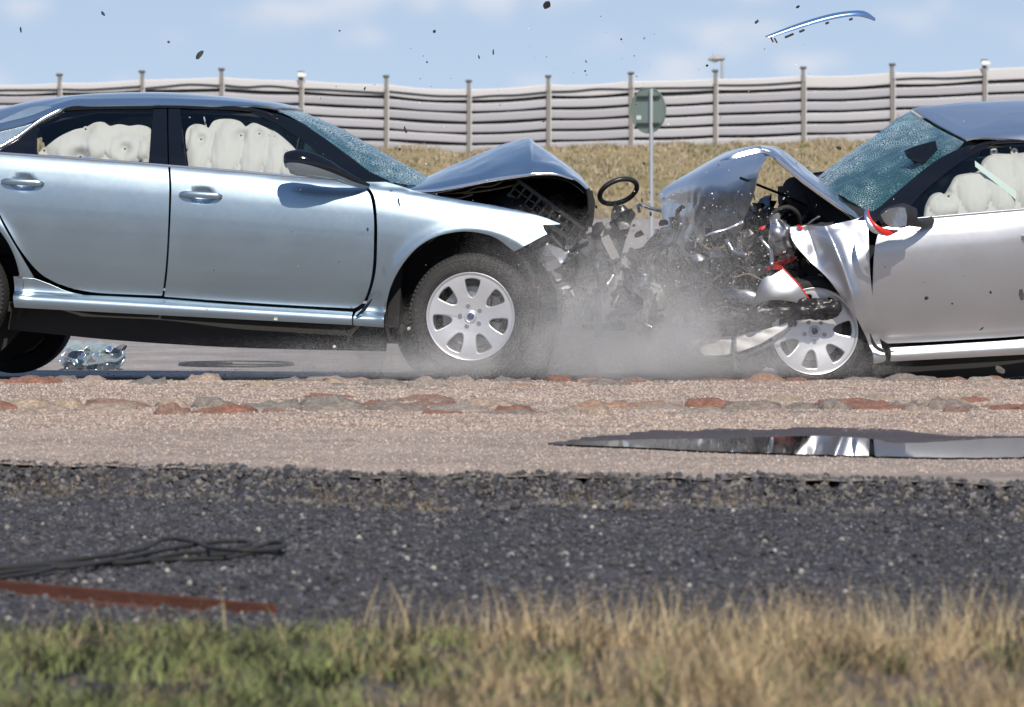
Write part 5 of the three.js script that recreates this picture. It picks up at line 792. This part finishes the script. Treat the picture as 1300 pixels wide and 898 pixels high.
{ // stone chips bedded in the pavement
  const rg = mulberry(351), g = new THREE.IcosahedronGeometry(1, 0), pal = [[.35, .28, .24], [.39, .32, .275], [.30, .262, .24], [.43, .375, .33], [.33, .245, .20], [.25, .222, .207]], m = std(0xffffff, { roughness: .9 });
  const inside = (x, z) => { let k = false; for (let i = 0, j = wetLine.length - 1; i < wetLine.length; j = i++) { const [xi, zi] = wetLine[i], [xj, zj] = wetLine[j]; if ((zi > z) !== (zj > z) && x < (xj - xi) * (z - zi) / (zj - zi) + xi) k = !k; } return k; };
  const make = (n, z0, z1, s0, s1, keep) => { const L = []; for (let i = 0; i < n; i++) { const z = lerp(z0, z1, rg()), x = (rg() - .5) * .24 * (28 - z); if (!keep(x, z)) continue; const s = lerp(s0, s1, Math.pow(rg(), 2.5)); L.push({ p: [x, slabY(x, Math.min(z, 11.8)) + s * .1 + (z > 9 + .07 * x ? .004 : 0), z], rx: rg() * 6, ry: rg() * 6, s: [s, s * .6, s], c: shade2(rg, pal[Math.floor(rg() * pal.length)], .7, .6) }); } return L; };
  scatter('stone_chips', g, m, make(90000, 3.7, 9.6, .0022, .0060, (x, z) => z < 9.05 + .07 * x + .25 * rg() && !inside(x, z)), 'pink and grey stone chips set in the rough pavement', 'stone chips');
  scatter('asphalt_chips', g, m, make(30000, 9, 12.1, .0018, .0045, (x, z) => z > 9 + .07 * x && z < edgeZ(x) - .01 && !inside(x, z)), 'fine grey chips in the smoother asphalt strip', 'stone chips');
}
{
  const rg = mulberry(401), mat = phys(0xffffff, { roughness: .8, transmission: .25, thickness: 0 }), gA = bladeGeo(rg, 13, .03, .06, .18, .0030, 5, 1.0), gB = bladeGeo(rg, 12, .035, .03, .075, .0042, 4, 1.1), gC = bladeGeo(rg, 2, .004, .16, .24, .0024, 6, .35);
  const lineZ = (x) => 17.3 - .03 * x + .12 * noise2(x * 1.4, 2) + .05 * noise2(x * 6, 4);
  const L = [], G = [], S = [];
  for (let i = 0; i < 15000; i++) {
    const x = (rg() - .5) * 5.2, z = lineZ(x) + Math.pow(rg(), 1.25) * 3.0, right = sstep(-.55, .2, x), depth = z - lineZ(x), clump = noise2(x * 3.2, z * 1.4);
    if (rg() > (.22 + depth * 1.6) * (.75 + .8 * clump)) continue;
    const y = gravY(x, z) - .006, dry = .58 + .38 * right + .25 * clump;
    if (rg() < dry) { if (rg() < .35 + .4 * right + .3 * clump) L.push({ p: [x, y, z], ry: rg() * 6.3, rx: (rg() - .5) * .5, rz: (rg() - .5) * .7, s: (.22 + .45 * rg()) * (.7 + .3 * right + .7 * Math.max(-.4, noise2(x * 2.3 + 40, z * 1.1))), c: rg() < .22 ? shade2(rg, [.24, .17, .09], .6, .7) : shade2(rg, [.56, .43, .25], .6, .75) }); }
    else G.push({ p: [x, y, z], ry: rg() * 6.3, s: .7 + .6 * rg(), c: shade2(rg, [.17, .20, .07], .55, .9) });
  }
  for (let i = 0; i < 700; i++) { const x = rg() < .6 ? lerp(-.3, 1.1, rg()) : (rg() - .5) * 4.4, z = lineZ(x) - .05 + rg() * .8; S.push({ p: [x, gravY(x, z), z], ry: rg() * 6.3, rz: (rg() - .5) * .5, s: .35 + .5 * rg(), c: shade2(rg, [.50, .41, .24], .7, .5) }); }
  scatter('dry_grass', gA, mat, L, 'dry tan grass tufts along the gravel edge', 'grass'); scatter('green_grass', gB, mat, G, 'short green grass growing beside the rusty bar', 'grass'); scatter('grass_stalks', gC, mat, S, 'thin pale seed stalks standing over the verge grass', 'grass');
  for (const n of [0]) { const W2 = []; for (let i = 0; i < 700; i++) { const x = (rg() - .5) * 5, z = edgeZ(x) + .1 + .5 * rg() * rg(); if (noise2(x * 2, 9) < .1) continue; W2.push({ p: [x, gravY(x, z), z], ry: rg() * 6.3, s: .22 + .25 * rg(), c: shade2(rg, [.30, .22, .11], .6, .6) }); } scatter('edge_weeds', gA, mat, W2, 'withered weeds rooted under the broken pavement edge', 'weeds'); }
}
{ // crumbs of glass and grit in the air and on the road
  const rg = mulberry(501), g = new THREE.TetrahedronGeometry(1, 0), L = [];
  const put = (x, y, z, s, c) => L.push({ p: [x, y, z], rx: rg() * 6, ry: rg() * 6, rz: rg() * 6, s, c });
  for (let i = 0; i < 700; i++) { const a = rg() * 3.14, r = Math.pow(rg(), .6) * 2.3; put(.5 + Math.cos(a) * r, .55 + Math.sin(a) * r * .62 - .2 * rg(), -.9 + 1.3 * rg(), .0015 + .004 * Math.pow(rg(), 3), rg() < .55 ? lin(.012, .012, .014) : rg() < .6 ? lin(.7, .72, .72) : lin(.2, .19, .18)); }
  for (let i = 0; i < 500; i++) { const x = (rg() - .5) * 6, z = -4 + 6 * rg(); put(x, roadY(z) + .004, z, .002 + .005 * rg(), rg() < .5 ? lin(.03, .03, .03) : lin(.6, .6, .6)); }
  for (let i = 0; i < 400; i++) { const p = [lerp(.55, 1.45, rg()), lerp(.35, 1.0, rg()), lerp(.1, -.7, rg())]; put(...p, .002 + .006 * rg() * rg(), rg() < .7 ? lin(.75, .76, .77) : lin(.05, .05, .05)); }
  scatter('glass_crumbs', g, std(0xffffff, { roughness: .35 }), L, 'crumbs of glass and grit sprayed out from the impact', 'crumbs');
}
{ // dust thrown up by the impact: fine motes filling small cells of air, denser where the cloud is denser
  const rg = mulberry(601), cell = .075, levels = Array.from({ length: 13 }, (_, k) => .035 * Math.pow(1.45, k)), lists = levels.map(() => []);
  const blobs = [[[[0.535,0.123,0]][0], .46, .11, 1700], [[[0.371,0.309,0]][0], .40, .15, 1300], [[[0.865,0.226,0]][0], .36, .14, 1150], [[[-0.041,0.053,0]][0], .55, .06, 1000], [[[-0.535,0.045,0]][0], .5, .045, 460], [[[1.276,0.078,0]][0], .5, .055, 640], [[[0.206,0.556,0]][0], .30, .18, 330], [[[0.947,0.597,0]][0], .34, .22, 420], [[[0.576,0.515,0]][0], .30, .16, 400], [[[-1.276,0.037,0]][0], .6, .03, 160], [[[-0.206,0.012,0]][0], .34, .035, 420], [[[-0.824,0.029,0]][0], .34, .035, 240], [[[-0.371,0.185,0]][0], .2, .12, 110]].map(([c, sx, sy, n]) => { const a = Math.hypot(sx * .667, .1), b = Math.hypot(sy * .754, .085); return [c, a, b, 3.2e-5 * n / (a * b)]; });
  for (let x = -2.2; x < 2.4; x += cell) for (let y = -.06; y < 1.1; y += cell) for (let z = -1.35; z < .8; z += cell) {
    let s = 0; for (const [c, a, b, k] of blobs) { const u = (x - c[0]) / a, v = (y - c[1]) / b, q = u * u + v * v; if (q < 12) s += k * Math.exp(-.5 * q); }
    s *= clamp(.8 + 1.5 * fbm3(x * 2.2, y * 2.8, z * 2, 4), .08, 1.8) * sstep(-1.4, -1.0, z) * sstep(.85, .45, z);
    if (s < .03 || y < roadY(z) + .02) continue;
    const f = Math.log(s / .035) / Math.log(1.45) + (rg() - .5), k = clamp(Math.round(f), 0, 12), t = () => Math.floor(rg() * 4) * Math.PI / 2;
    lists[k].push({ p: [x + (rg() - .5) * .03, y + (rg() - .5) * .03, z + (rg() - .5) * .03], rx: t(), ry: t(), rz: t(), s: 1 });
  }
  const cloud = thing('dust_cloud', 'grey dust cloud hanging over the road between the cars', 'dust'); cloud.userData.kind = 'stuff';
  const m = std([.50, .51, .53], { roughness: 1 });
  levels.forEach((sig, k) => {
    if (!lists[k].length) return; const pos = [], w = cell * 1.35, n = Math.round(sig * 4.9e6 * cell ** 3);
    for (let i = 0; i < n; i++) { const c = V3(rg() + rg() - 1, rg() + rg() - 1, rg() + rg() - 1).multiplyScalar(w * .8), s = .00054 + .00054 * rg(); for (let q = 0; q < 3; q++) { const e = V3(rg() - .5, rg() - .5, rg() - .5).normalize().multiplyScalar(s); pos.push(c.x + e.x, c.y + e.y, c.z + e.z); } }
    const g = new THREE.BufferGeometry(); g.setAttribute('position', new THREE.Float32BufferAttribute(pos, 3)); g.computeVertexNormals();
    const im = scatter('dust_motes', g, m, lists[k], 'fine grey motes', 'dust'); cloud.add(im); im.name = 'motes'; delete im.userData.label; delete im.userData.category;
  });
  console.log('dust cells', lists.map((l) => l.length).join(' '));
}

renderer.render(scene, camera);
